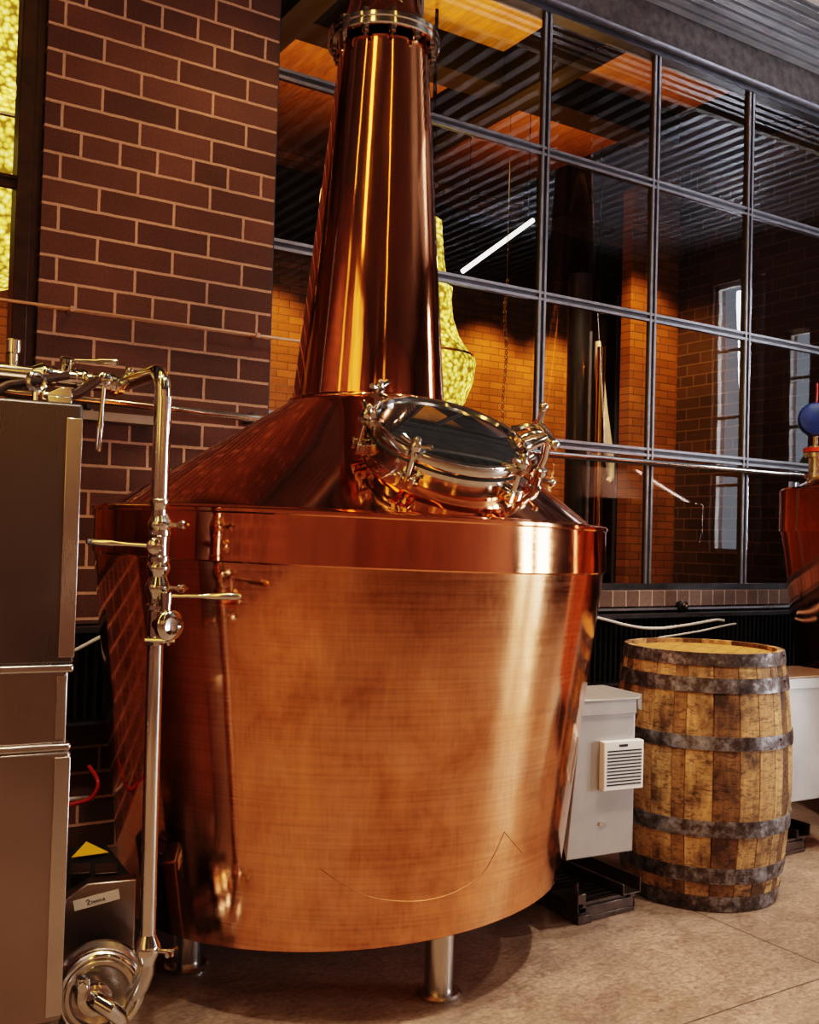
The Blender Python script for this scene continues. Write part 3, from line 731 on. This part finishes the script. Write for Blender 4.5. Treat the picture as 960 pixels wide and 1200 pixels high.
# ================================================================== TRANSFER PIPE with valves
PX, PY, pr = .790, 2.352, .019
pipe = thing('transfer_pipe', (PX, PY, 0), 'upright polished stainless pipe with lever valves standing left of the large still', 'pipe')
b = MB()
yT = 2.66; zT = 1.640
path = [Vector((PX+.006, PY+.010, .262)), Vector((PX, PY+.004, .7)), Vector((PX-.004, PY, 1.30))] + arc((PX-.006, PY+.055, zT-.055), (0,-1,0), (0,0,1), .055, 0, PI/2) + [Vector((PX-.006, yT, zT))]
b.tube(path, pr, 24); b.build('riser', M['chrome'], pipe)
b = MB(); b.lathe([(.0215, 0), (.0215, .255)], (PX-.004, PY, 1.318), (0,0,1), 28); b.build('riser_sleeve', M['chrome'], pipe)
def ferrule(p, axis, r=.027, h=.020, wing=None, wl=.035, host=None):
    p = Vector(p); b = MB(); b.lathe([(.019, -h*1.6), (r-.002, -h*.5), (r, -h*.3), (r, h*.3), (r-.002, h*.5), (.019, h*1.6)], p, axis, 28)
    o = b.build('tri_clamp', M['chrome'], host or pipe)
    if wing is not None:
        wv = Vector(wing).normalized(); b = MB(); b.cyl(p+wv*r*.8, p+wv*(r+.022), .006, 10)
        q = p+wv*(r+.022); t2 = Vector(axis).normalized()
        b.lathe([(.008,0), (.011,.004), (.011,.014), (.007,.018)], q, wv, 12)
        b.tube([q+wv*.01+t2.cross(wv)*-.022, q+wv*.012, q+wv*.01+t2.cross(wv)*.022], [.006,.005,.006], 8)
        b.build('wing_nut', M['chrome'], o)
    return o
cr = Vector((.844,-.536,0)); cf = Vector((-.536,-.844,0))       # to the viewer's right / towards the viewer
ferrule((PX-.004,PY,1.322), (0,0,1), .024, .012)
ferrule((PX-.001,PY+.002,1.268), (0,0,1), .029, .016, cr+cf*.3)
ferrule((PX-.001,PY+.002,1.165), (0,0,1), .029, .016)
ferrule((PX-.001,PY+.002,1.118), (0,0,1), .030, .018, cr+cf*.2)
def bvalve(p, axis, hdir, hl, label=None, tilt=(0,0,0), side=None):
    """butterfly valve body with a lever handle"""
    p = Vector(p); axis = Vector(axis).normalized(); side = (Vector(side) if side else cf).normalized(); hdir = (Vector(hdir)+Vector(tilt)).normalized()
    b = MB(); b.lathe([(.021,-.04), (.027,-.036), (.027,-.026), (.0235,-.022), (.0235,.022), (.027,.026), (.027,.036), (.021,.04)], p, axis, 28)
    v = b.build('butterfly_valve', M['chrome'], pipe)
    b = MB(); b.lathe([(.014,.018), (.014,.034), (.018,.036), (.018,.050), (.012,.054)], p, side, 20); b.build('valve_hub', M['chrome'], v)
    q = p + side*.044
    b = MB(); b.tube([q, q+hdir*hl*.35, q+hdir*hl*.55, q+hdir*hl*.62, q+hdir*hl*.97, q+hdir*hl], [.0055,.0055,.0062,.0085,.0085,.005], 12); b.build('handle', M['chrome'], v)
    return v
bvalve((PX-.001,PY+.002,1.217), (0,0,1), -cr, .160, tilt=(0,0,.04))
# tee with sight cap facing the viewer and its lever
b = MB(); pt = Vector((PX,PY+.003,1.032))
b.lathe([(.021,-.05), (.028,-.044), (.028,-.034), (.022,-.03), (.022,.03), (.028,.034), (.028,.044), (.021,.05)], pt, (0,0,1), 28)
tee = b.build('tee_fitting', M['chrome'], pipe)
td = (cr*.72+cf*.7).normalized()
b = MB(); b.cyl(pt, pt+td*.050, .020, 24); b.lathe([(.024,.040), (.036,.046), (.036,.060), (.033,.064), (.022,.068), (.018,.060), (.012,.058)], pt, td, 32); b.build('end_cap', M['chrome'], tee)
b = MB(); q = pt+td*.045+Vector((0,0,-.036)); b.torus(q+cr*.004, (cr+Vector((0,0,.2))), .010, .004, 16, 8); b.cyl(q-cr*.05, q+cr*.02, .006, 10); b.build('cap_latch', M['chrome'], tee)
b = MB(); q = pt+td*.038+Vector((0,0,.02)); b.cyl(q, q+Vector((0,0,.050)), .012, 14); b.lathe([(.014,.030),(.014,.055),(.010,.058)], q, (0,0,1), 14); lv = b.build('lever_valve', M['chrome'], tee)
q = q+Vector((0,0,.048)); hd_ = (cr+Vector((0,0,.02))).normalized()
b = MB(); b.tube([q, q+hd_*.06, q+hd_*.085, q+hd_*.10, q+hd_*.165, q+hd_*.178], [.005,.005,.006,.009,.009,.004], 12); b.build('handle', M['chrome'], tee)
ferrule((PX+.005,PY+.009,.262), (0,0,1), .032, .022, cr+cf*.25)
# cross pipe (manifold) along the top
b = MB(); b.tube([Vector((-.25,yT+.06,zT+.012)), Vector((.545,yT-.01,zT))], .0185, 24); b.build('manifold', M['chrome'], pipe)
b = MB(); b.tube([Vector((.545,yT-.01,zT)), Vector((.72,yT-.0,zT))] , .0175, 20); b.tube([Vector((.72,yT,zT)), Vector((PX-.006,yT,zT))], .019, 20); b.build('cross_tee', M['chrome'], pipe)
ferrule((.575,yT-.008,zT), (1,0,0), .030, .018, Vector((0,-.3,-1)))
bvalve((.628,yT-.005,zT), (1,0,0), (.95,-.25,.05), .125, side=(0,-.35,1))
ferrule((.675,yT-.003,zT), (1,0,0), .029, .016)
bvalve((.712,yT-.02,zT-.006), (1,0,0), (-.05,0,-1), .185, side=(.0,-1,.05))
ferrule((.755,yT-.002,zT-.01), (1,0,0), .027, .014, Vector((.5,-.5,.7)))
b = MB(); b.lathe([(.012,0),(.012,.03),(.017,.034),(.017,.065),(.012,.068)], (.50,yT-.005,zT+.014), (0,0,1), 20); b.build('bleed_cap', M['chrome'], pipe)
b = MB(); b.lathe([(.014,0),(.014,.022),(.02,.026),(.02,.04),(.012,.05)], (.36,yT+.008,zT+.014), (0,0,1), 20); b.build('bleed_cap', M['chrome'], pipe)

# ================================================================== PUMP
pc = Vector((.708, 2.432, .152)); pd = Vector((-.26, -.955, .10)).normalized()
pump = thing('centrifugal_pump', (pc.x, pc.y, 0), 'round stainless centrifugal pump head on the floor at the foot of the upright pipe', 'pump')
b = MB(); b.lathe([(.06,-.055), (.104,-.052), (.108,-.046), (.108,-.026), (.100,-.022), (.096,-.016), (.098,.0), (.096,.012), (.090,.018), (.086,.020), (.084,.026), (.078,.030), (.070,.030), (.064,.024), (.045,.018), (.02,.016)], pc, pd, 72)
b.build('volute', M['steel'], pump, ang=25)
b = MB(); b.torus(pc+pd*.026, pd, .088, .006, 64, 10); b.build('cover_clamp', M['chrome'], pump)
u1 = pd.cross(Vector((0,0,1))).normalized()
if u1.dot(cr) < 0: u1 = -u1
u2 = Vector((0,0,1))
b = MB(); b.lathe([(.030,.015), (.030,.034), (.038,.038), (.038,.050), (.03,.054)], pc - u1*.012, pd, 32)
b.tube([pc+pd*.05-u1*.012, pc+pd*.075, pc+pd*.085+u1*.02-u2*.01, pc+pd*.07+u1*.04-u2*.035, pc+pd*.045+u1*.05-u2*.075, pc+pd*.02+u1*.05-u2*.10], [.022,.022,.021,.020,.020,.018], 18)
b.build('inlet_elbow', M['chrome'], pump)
b = MB(); q = pc+pd*.045-u1*.040+u2*.032; b.cyl(q-pd*.02, q+pd*.02, .012, 14); b.box(-.014,.014,-.01,.012,-.03,.018, Matrix.Translation(q)); b.cyl(q+Vector((0,0,-.03)), q+Vector((.02,0,-.045)), .006, 10); b.build('inlet_clamp', M['chrome'], pump, bevel=.002)
b = MB(); q0 = Vector((PX+.006,PY+.010,.262)); b.tube([q0+Vector((0,0,-.008)), Vector((PX+.006,PY+.016,.21)), Vector((.790,2.385,.172)), Vector((.775,2.41,.13))], [.022,.022,.023,.024], 20); b.build('outlet', M['steel'], pump)
for s_ in (-.055, .055):
    b = MB(); b.box(-.014,.014,-.012,.05,0,.085, Matrix.Translation((pc.x+s_, pc.y+.055, 0))); b.build('mounting_foot', M['steel'], pump, bevel=.003)
b = MB(); b.lathe([(.05,-.165),(.06,-.16),(.06,-.06),(.05,-.055)], pc, pd, 32); b.build('motor', M['frame_dark'], pump)

# drive box above the pump: grey front, dark sloping top, tape label and warning triangle
db = thing('pump_drive_box', (.74, 2.70, 0), 'grey steel drive box behind the pump with handwritten tape and yellow warning sticker', 'control box')
Mx = Matrix.Translation((.668, 2.660, 0)) @ Matrix.Rotation(R(-14), 4, 'Z')
fp = [(0,0,.02), (.185,0,.02), (.185,0,.342), (.062,0,.340), (.008,0,.306), (0,0,.26)]
b = MB(); b.prism(fp, (0,.05,0), Mx); b.build('front_cover', M['steel_cab'], db, bevel=.005, ang=25)
b = MB(); b.loft([[Mx @ Vector(p) for p in ((.006,.05,.02),(.18,.05,.02),(.18,.05,.330),(.062,.05,.330),(.012,.05,.298),(.006,.05,.25))], [Mx @ Vector(p) for p in ((.01,.22,.02),(.115,.22,.02),(.115,.22,.372),(.06,.22,.376),(.012,.22,.372),(.01,.22,.34))]])
b.build('sloping_housing', M['black'], db, bevel=.004)
def slope(u, v, h=.006):   # point on the sloping top, u across, v back
    return Mx @ Vector((u, .05+.19*v, .332+.054*v+h))
b = MB(); tri = [slope(.022,.50), slope(.118,.56), slope(.060,.86)]; b.prism(tri, (0,0,.002)); tag(b.build('warning_sticker', M['yellow'], db), 'yellow warning triangle')
b = MB(); Mk = Mx @ Matrix.Translation((.05,.085,.342)) @ Matrix.Rotation(R(14),4,'X'); b.box(-.03,.02,-.02,.03,-.02,.012,Mk); b.box(.03,.09,-.02,.03,-.02,.006,Mk); b.build('terminal_cover', M['frame_dark'], db, bevel=.003)
Mt = Mx @ Matrix.Translation((.085,-.002,.297)) @ Matrix.Rotation(R(-11),4,'Y')
b = MB(); b.box(-.056,.058,-.0008,.0012,-.013,.013,Mt); tp = tag(b.build('tape_label', M['paper'], db), 'strip of tape with handwriting')
# handwritten marks on the tape, read as far as the picture lets one read them
strokes = [[(-.026,.004),(-.020,.008),(-.016,.003),(-.023,-.005),(-.016,-.006)], [(-.012,.002),(-.013,-.005),(-.008,-.001),(-.006,-.005),(-.006,.001)], [(-.003,-.005),(-.001,.000),(.002,-.005),(.002,.001)],
           [(.005,-.005),(.006,.001),(.009,-.005),(.010,.001),(.013,-.004)], [(.016,-.004),(.019,.002),(.021,-.004),(.017,-.002)]]
b = MB()
for st in strokes: b.tube([Mt @ Vector((x, -.0012, z)) for x, z in st], .0011, 6)
b.build('handwriting', M['ink'], tp)
for s_ in (.03, .12):
    b = MB(); b.box(s_-.02, s_+.02, .03, .20, 0, .02, Mx); b.build('support_foot', M['rubber'], db)
# red and black hoses behind the drive box
b = MB(); b.tube([(.55,2.98,.455),(.70,2.96,.462),(.79,2.93,.478),(.818,2.92,.505),(.824,2.93,.535),(.818,3.0,.56)], .006, 12, 6); tag(b.build('red_hose', M['red']), 'thin red hose crossing the gap between cabinet and large still', 'hose')
b = MB(); b.tube([(.60,3.25,.408),(.75,3.22,.413),(.86,3.2,.418),(.895,3.24,.40)], .006, 12, 6); tag(b.build('grey_hose', M['cable']), 'pale hose behind the pump drive box, below the red hose', 'hose')

# ================================================================== WALL SERVICES
b = MB(); b.tube([(.40,3.955,2.094),(1.2,3.955,2.096),(2.05,3.955,2.097)], .0065, 10); 
t = thing('conduit_rod', (1.2,3.955,2.095), 'thin pale rod running along the brick pier above the wall pipe', 'rod')
b.build('rod', M['wire'], t)
for x in (.95, 1.72):
    b = MB(); b.box(x-.008,x+.008,3.94,4.0,2.085,2.105); b.build('wall_clip', M['wire'], t)
t = thing('wall_pipe', (3.0,3.90,1.72), 'long shiny pipe along the wall crossing pier and window behind the stills', 'pipe')
b = MB(); b.tube([(.2,3.90,1.752),(1.6,3.90,1.738),(3.3,3.90,1.694),(5.6,3.90,1.706),(7.8,3.9,1.706)], .0165, 16); b.build('pipe_run', M['chrome'], t)
for x in (1.02, 1.70, 6.8):
    b = MB(); b.box(x-.012,x+.012,3.90,4.0,1.715,1.76); b.build('pipe_bracket', M['frame'], t)
for x in (3.335, 4.137, 4.937, 5.737):
    b = MB(); b.box(x-.010,x+.010,3.90,4.03,1.69,1.712); b.build('pipe_bracket', M['frame'], t)
t = thing('cable_tray', (1.13,3.93,1.68), 'short flat grey tray on the brick pier just below the wall pipe', 'tray')
b = MB(); b.box(.85,1.285,3.90,4.0,1.672,1.676); b.box(.85,1.285,3.898,3.902,1.672,1.706); b.build('tray_body', M['grey_edge'], t)
# black finned heater along the foot of the wall
t = thing('finned_heater', (3.0,3.90,.52), 'black finned wall heater running along the brick below the windows', 'heater')
b = MB(); b.box(.60,6.3,3.93,3.999,.53,.885); b.box(.60,6.3,3.815,3.999,.875,.885); b.box(.60,6.3,3.82,3.999,.53,.54); b.build('casing', M['black'], t)
b = MB()
x = .62
while x < 6.28:
    b.box(x, x+.012, 3.835, 3.93, .545, .87); x += .036
b.build('fin_pack', M['black'], t, smooth=False)
b = MB(); b.box(.60,6.3,3.812,3.818,.868,.888); b.box(.60,6.3,3.812,3.818,.527,.536); b.build('edge_trim', M['frame'], t)
b = MB(); b.tube([(3.45,3.79,.90),(3.60,3.79,.868),(3.80,3.79,.828),(3.98,3.79,.815),(4.2,3.79,.828),(4.42,3.79,.85),(4.5,3.80,.845)], .008, 10, 6); tag(b.build('white_cable', M['cable']), 'white cable sagging in front of the heater, the upper and longer one', 'cable')
b = MB(); b.tube([(3.98,3.79,.765),(4.12,3.79,.776),(4.32,3.79,.795),(4.52,3.79,.82),(4.6,3.80,.825)], .006, 10, 6); tag(b.build('white_cable', M['cable']), 'short pale cable just above the barrel top, the lower one', 'cable')
b = MB(); b.tube([(.80,3.79,.74),(.95,3.79,.80),(1.05,3.79,.85),(1.085,3.80,.865)], .007, 10, 6); tag(b.build('white_cable', M['cable']), 'pale cable rising past the cabinet edge left of the large still', 'cable')
t = thing('sill_sensor', (4.34,3.94,.905), 'small round black sensor fixed on the brick sill', 'sensor')
b = MB(); b.lathe([(.028,0),(.03,.01),(.03,.05),(.02,.056)], (4.33,3.97,.918), (-.3,-1,0), 20); b.build('sensor_body', M['black'], t)
b = MB(); b.sphere((4.325,3.915,.918), .012); b.sphere((4.305,3.912,.928), .010); b.build('sensor_lens', M['chrome'], t)

# ================================================================== BEYOND THE GLASS
def chandelier(x, y, ztop, s, label, hb):
    t = thing('beaded_chandelier', (x, y, ztop), label, 'chandelier')
    b = MB()
    b.lathe([(.05*s,0), (.075*s,-.02*s), (.082*s,-.10*s), (.10*s,-.30*s), (.125*s,-.46*s), (.115*s,-.47*s)], (x,y,ztop), (0,0,1), 48); b.build('crown', M['beads'], t)
    b = MB(); b.lathe([(.11*s,-.47*s), (.165*s,-.50*s), (.16*s,-.60*s), (.175*s,-.72*s), (.22*s,-.85*s), (.31*s,-.985*s)], (x,y,ztop), (0,0,1), 48); b.build('strand_skirt', M['beads'], t)
    b = MB(); b.torus((x,y,ztop-.99*s), (0,0,1), .312*s, .014*s, 48, 10); b.build('waist_ring', M['brass'], t)
    b = MB(); b.lathe([(.335*s,-1.0*s), (.345*s,-1.04*s), (.325*s,-1.18*s), (.27*s,-1.32*s), (.17*s,-1.43*s), (.05*s,-1.48*s), (.01,-1.485*s)], (x,y,ztop), (0,0,1), 48); b.build('bead_basket', M['beads'], t)
    b = MB(); b.cyl((x,y,ztop), (x,y,4.75), .012, 10); b.build('hanging_rod', M['beam'], t)
    return t
chandelier(3.60, 5.5, 3.36, .92, 'yellow glowing beaded chandelier behind the window just right of the still neck', 0)
chandelier(.93, 5.6, 4.72, 1.5, 'yellow glowing beaded chandelier behind the far left window', 0)
t = thing('tube_reflection', (4.5,6.2,3.5), 'slanted white glowing tube imitating a reflection in the window right of the neck', 'reflection')
b = MB(); b.cyl((4.35,6.2,3.28), (5.02,6.2,3.80), .018, 12); b.build('reflection_tube', M['reflection_glow'], t)  # stands for a reflection in the glass; tube and wires are added
for x, z in ((4.40,3.32),(4.97,3.76)):
    b = MB(); b.cyl((x,6.2,z), (x,6.2,4.75), .004, 6); b.build('suspension_wire', M['beam'], t)
def upright(name, x, y, r, z0, z1, mat, label, cat):
    t = thing(name, (x,y,z0), label, cat)
    b = MB(); b.cyl((x,y,z0), (x,y,z1), r, 24); b.build('shaft', mat, t)
    b = MB(); b.lathe([(r*1.2,0),(r*1.2,.04),(r*1.05,.06)], (x,y,z0), (0,0,1), 24); b.build('base_ring', mat, t)
    return t
upright('dark_column', 5.80, 6.5, .10, 0, 3.55, M['dark_pipe'], 'dark round column standing behind the window left of the brass tube', 'column')
upright('brass_tube', 6.01, 6.45, .036, 0, 2.95, M['brass'], 'upright brass tube behind the window between dark column and doorway', 'tube')
upright('thin_blue_pipe', 5.66, 6.2, .014, 0, 3.0, M['frame_edge'], 'thin steel-blue upright pipe behind the window beside the dark column', 'pipe')
t = thing('doorway_dark_sheet', (6.28,7.0,0), 'tall black sheet for the dark of a doorway beside the amber brick pier', 'door')
b = MB(); b.box(6.30,6.95,6.95,7.03,0,3.6); b.build('panel', M['black'], t)  # black sheet stands in for the darkness of the doorway
b = MB(); b.box(6.66,6.68,6.92,6.95,0,3.6); b.build('edge_bead', M['frame_edge'], t)
t = thing('white_hose', (6.1,6.6,1.5), 'white hose hanging beyond the glass beside the brass tube', 'hose')
b = MB(); b.tube([(6.06,6.55,3.02),(6.08,6.55,2.8),(6.13,6.55,2.45),(6.20,6.55,2.12),(6.235,6.55,1.98),(6.25,6.55,1.84),(6.215,6.55,1.80)], [.026,.04,.045,.045,.042,.03,.026], 14); b.build('hose_body', M['white_plastic'], t)
b = MB(); b.cyl((6.06,6.55,3.0),(6.06,6.55,4.75),.004,6); b.build('hanging_wire', M['beam'], t)
b = MB()
for i in range(44):
    z = 1.75+i*.034; b.torus((4.62+.012*math.sin(i*.3), 6.0, z), (1,0,.0) if i % 2 else (0,1,0), .013, .0045, 10, 6)
t = thing('hanging_chain', (4.62,6.0,1.75), 'fine metal chain hanging behind the window above the manway hinge', 'chain')
b.build('links', M['brass'], t)
b = MB(); b.cyl((4.62,6.0,3.2),(4.62,6.0,4.75),.003,6); b.build('chain_hanger', M['brass'], t)
mb = MB(); mb.box(8.25, 12, -6, 6, -.2, -.02); struct(mb.build('ground_outside', M['plaster']))
# hedge outside the right-hand wall
b = MB()
for i in range(26): b.sphere((9.0+random.random()*.5, 1.6+random.random()*1.3, .24+random.random()*2.6), .35, 10)
tag(b.build('hedge', M['leaf']), 'leafy hedge outside the side window', 'hedge', kind='stuff')

# ================================================================== LIGHT
def area(name, loc, tgt, sx, sy, power, colr=(1,1,1), spread=180):
    l = bpy.data.lights.new(name, 'AREA'); l.shape = 'RECTANGLE'; l.size = sx; l.size_y = sy; l.energy = power; l.color = colr; l.spread = R(spread)
    o = bpy.data.objects.new(name, l); col.objects.link(o); o.location = loc
    o.rotation_euler = (Vector(tgt)-Vector(loc)).to_track_quat('-Z', 'Y').to_euler(); return o
def spot(name, loc, tgt, power, colr, ang=70, blend=.6, r=.05):
    l = bpy.data.lights.new(name, 'SPOT'); l.energy = power; l.color = colr; l.spot_size = R(ang); l.spot_blend = blend; l.shadow_soft_size = r
    o = bpy.data.objects.new(name, l); col.objects.link(o); o.location = loc
    o.rotation_euler = (Vector(tgt)-Vector(loc)).to_track_quat('-Z', 'Y').to_euler(); return o
DAY = (.92,.96,1.0); WARM = (1,.85,.68); AMB = (1,.50,.10)
for (p, q, z0, z1) in RH:
    a = area('window_daylight', (X1+.45, (p+q)/2, (z0+z1)/2), (0, (p+q)/2, (z0+z1)/2-.6), max(q-p, .1), z1-z0, 170*1.5*(q-p)*(z1-z0)/4, DAY)
for x, y, pw in ((.4,1.3,170), (2.6,1.0,260), (1.4,.6,70), (4.6,1.0,220), (-1.2,1.8,80), (3.6,2.0,110)):
    spot('room_fill_spot', (x, y, 4.24), (x, y+.5, 0), pw, WARM, 96, .8, .06)  # added warm fill from above for the floor and copper
for x in (-1.8, 0, 2, 4, 6):
    spot('rear_wall_fill', (x, Y0+1.2, 4.2), (x, Y0, 1.6), 230, (1,.72,.5), 100, .8)  # added fill, brightens the rear wall reflected in the copper
for y in (-3, -1.2, .6, 2.4):
    spot('side_wall_fill', (X0+1.2, y, 4.2), (X0, y, 1.6), 150, (1,.68,.45), 100, .8)  # same kind of added fill for the left wall
for x, y, pw in ((-.2,1.3,60), (-1.4,.3,70), (.9,-.6,25)):
    spot('deck_glow_fill', (x, y, 3.1), (x-.1, y-.05, 4.36), pw, (1,.62,.10), 75, .9)  # added uplight, yellows the deck for a wider neck streak
spot('bounce_fill_spot', (7.5, 1.7, 2.2), (6.4, 2.0, 4.3), 330, DAY, 120, .9, .3)  # added spot imitating daylight bounced onto the zinc ceiling
def strip(ang, d0, d1, power, wd):  # added amber strips, there to reflect as streaks in the neck
    a = R(ang); dv = Vector((math.cos(a), math.sin(a), 0)); c = Vector((AX, AY, 4.22)) + dv*(d0+d1)/2
    l = bpy.data.lights.new('neck_streak_strip', 'AREA'); l.shape = 'RECTANGLE'; l.size = d1-d0; l.size_y = wd; l.energy = power; l.color = (1,.56,.12)
    o = bpy.data.objects.new('neck_streak_strip', l); col.objects.link(o); o.matrix_world = Matrix.Translation(c) @ Matrix.Rotation(a, 4, 'Z')
strip(219, 1.0, 5.0, 22, .30); strip(262, 1.0, 7.0, 8, .07); strip(196, 1.2, 4.0, 3, .05)
for x in (-.9, .7, 2.4, 3.6, 5.0, 6.0, 6.9, 8.0):
    spot('amber_wall_washer', (x, 7.45, 3.8), (x+.1, 8.2, 2.3), 135, AMB, 80, .8)
for x in (2.9, 4.0, 5.3):
    area('amber_uplight', (x, 6.2, 3.6), (x-.4, 5.7, 4.75), .3, .3, 12, (1,.55,.14))
spot('yellow_ceiling_spot', (4.1,5.2,3.8), (4.1,5.5,4.75), 40, (1,.80,.10), 110, .9)
spot('yellow_ceiling_spot', (3.0,5.2,3.4), (3.0,5.0,4.75), 45, (1,.72,.1), 90, .8)
spot('tube_fill', (4.9,5.0,4.3), (6.05,6.5,2.2), 110, (1,.85,.65), 36, .8)  # added spot to make the brass tube and hose show up
spot('amber_pier_washer', (6.0,5.6,4.2), (6.6,6.5,2.6), 210, AMB, 60, .8)
for x in (2.9, 4.4, 5.6):
    spot('window_wall_fill', (x+.4, 2.0, 4.2), (x, 4.0, .8), 90, (1,.9,.82), 70, .9)  # added fill for the dim sill and heater
spot('pier_fill', (1.9,3.1,4.1), (1.5,4.0,2.2), 40, (1,.55,.25), 60, .9)  # added orange fill warming the brick pier

w = bpy.data.worlds.new('daylight'); bpy.context.scene.world = w; w.use_nodes = True
w.node_tree.nodes['Background'].inputs[0].default_value = (.80,.90,1,1); w.node_tree.nodes['Background'].inputs[1].default_value = 1.2

# ================================================================== CAMERA
f_px, yaw, pitch, roll = 1182.185, R(32.408), R(1.532), R(1.564)
fw = Vector((math.sin(yaw)*math.cos(pitch), math.cos(yaw)*math.cos(pitch), math.sin(pitch)))
r_ = Vector((math.cos(yaw), -math.sin(yaw), 0)); u_ = r_.cross(fw)
rr = r_*math.cos(roll) + u_*math.sin(roll); uu = -r_*math.sin(roll) + u_*math.cos(roll)
cd = bpy.data.cameras.new('camera'); cam = bpy.data.objects.new('camera', cd); col.objects.link(cam)
cam.matrix_world = Matrix(((rr.x, uu.x, -fw.x, 0), (rr.y, uu.y, -fw.y, 0), (rr.z, uu.z, -fw.z, 1.25), (0,0,0,1)))
cd.sensor_fit = 'HORIZONTAL'; cd.sensor_width = 36; cd.lens = 36*f_px/960; cd.clip_start = .05
sc = bpy.context.scene; sc.camera = cam
sc.view_settings.view_transform = 'Filmic'; sc.view_settings.look = 'High Contrast'; sc.view_settings.exposure = .35
sc.cycles.use_denoising = True; sc.cycles.max_bounces = 10; sc.cycles.glossy_bounces = 6; sc.cycles.transparent_max_bounces = 12
sc.cycles.sample_clamp_indirect = 8
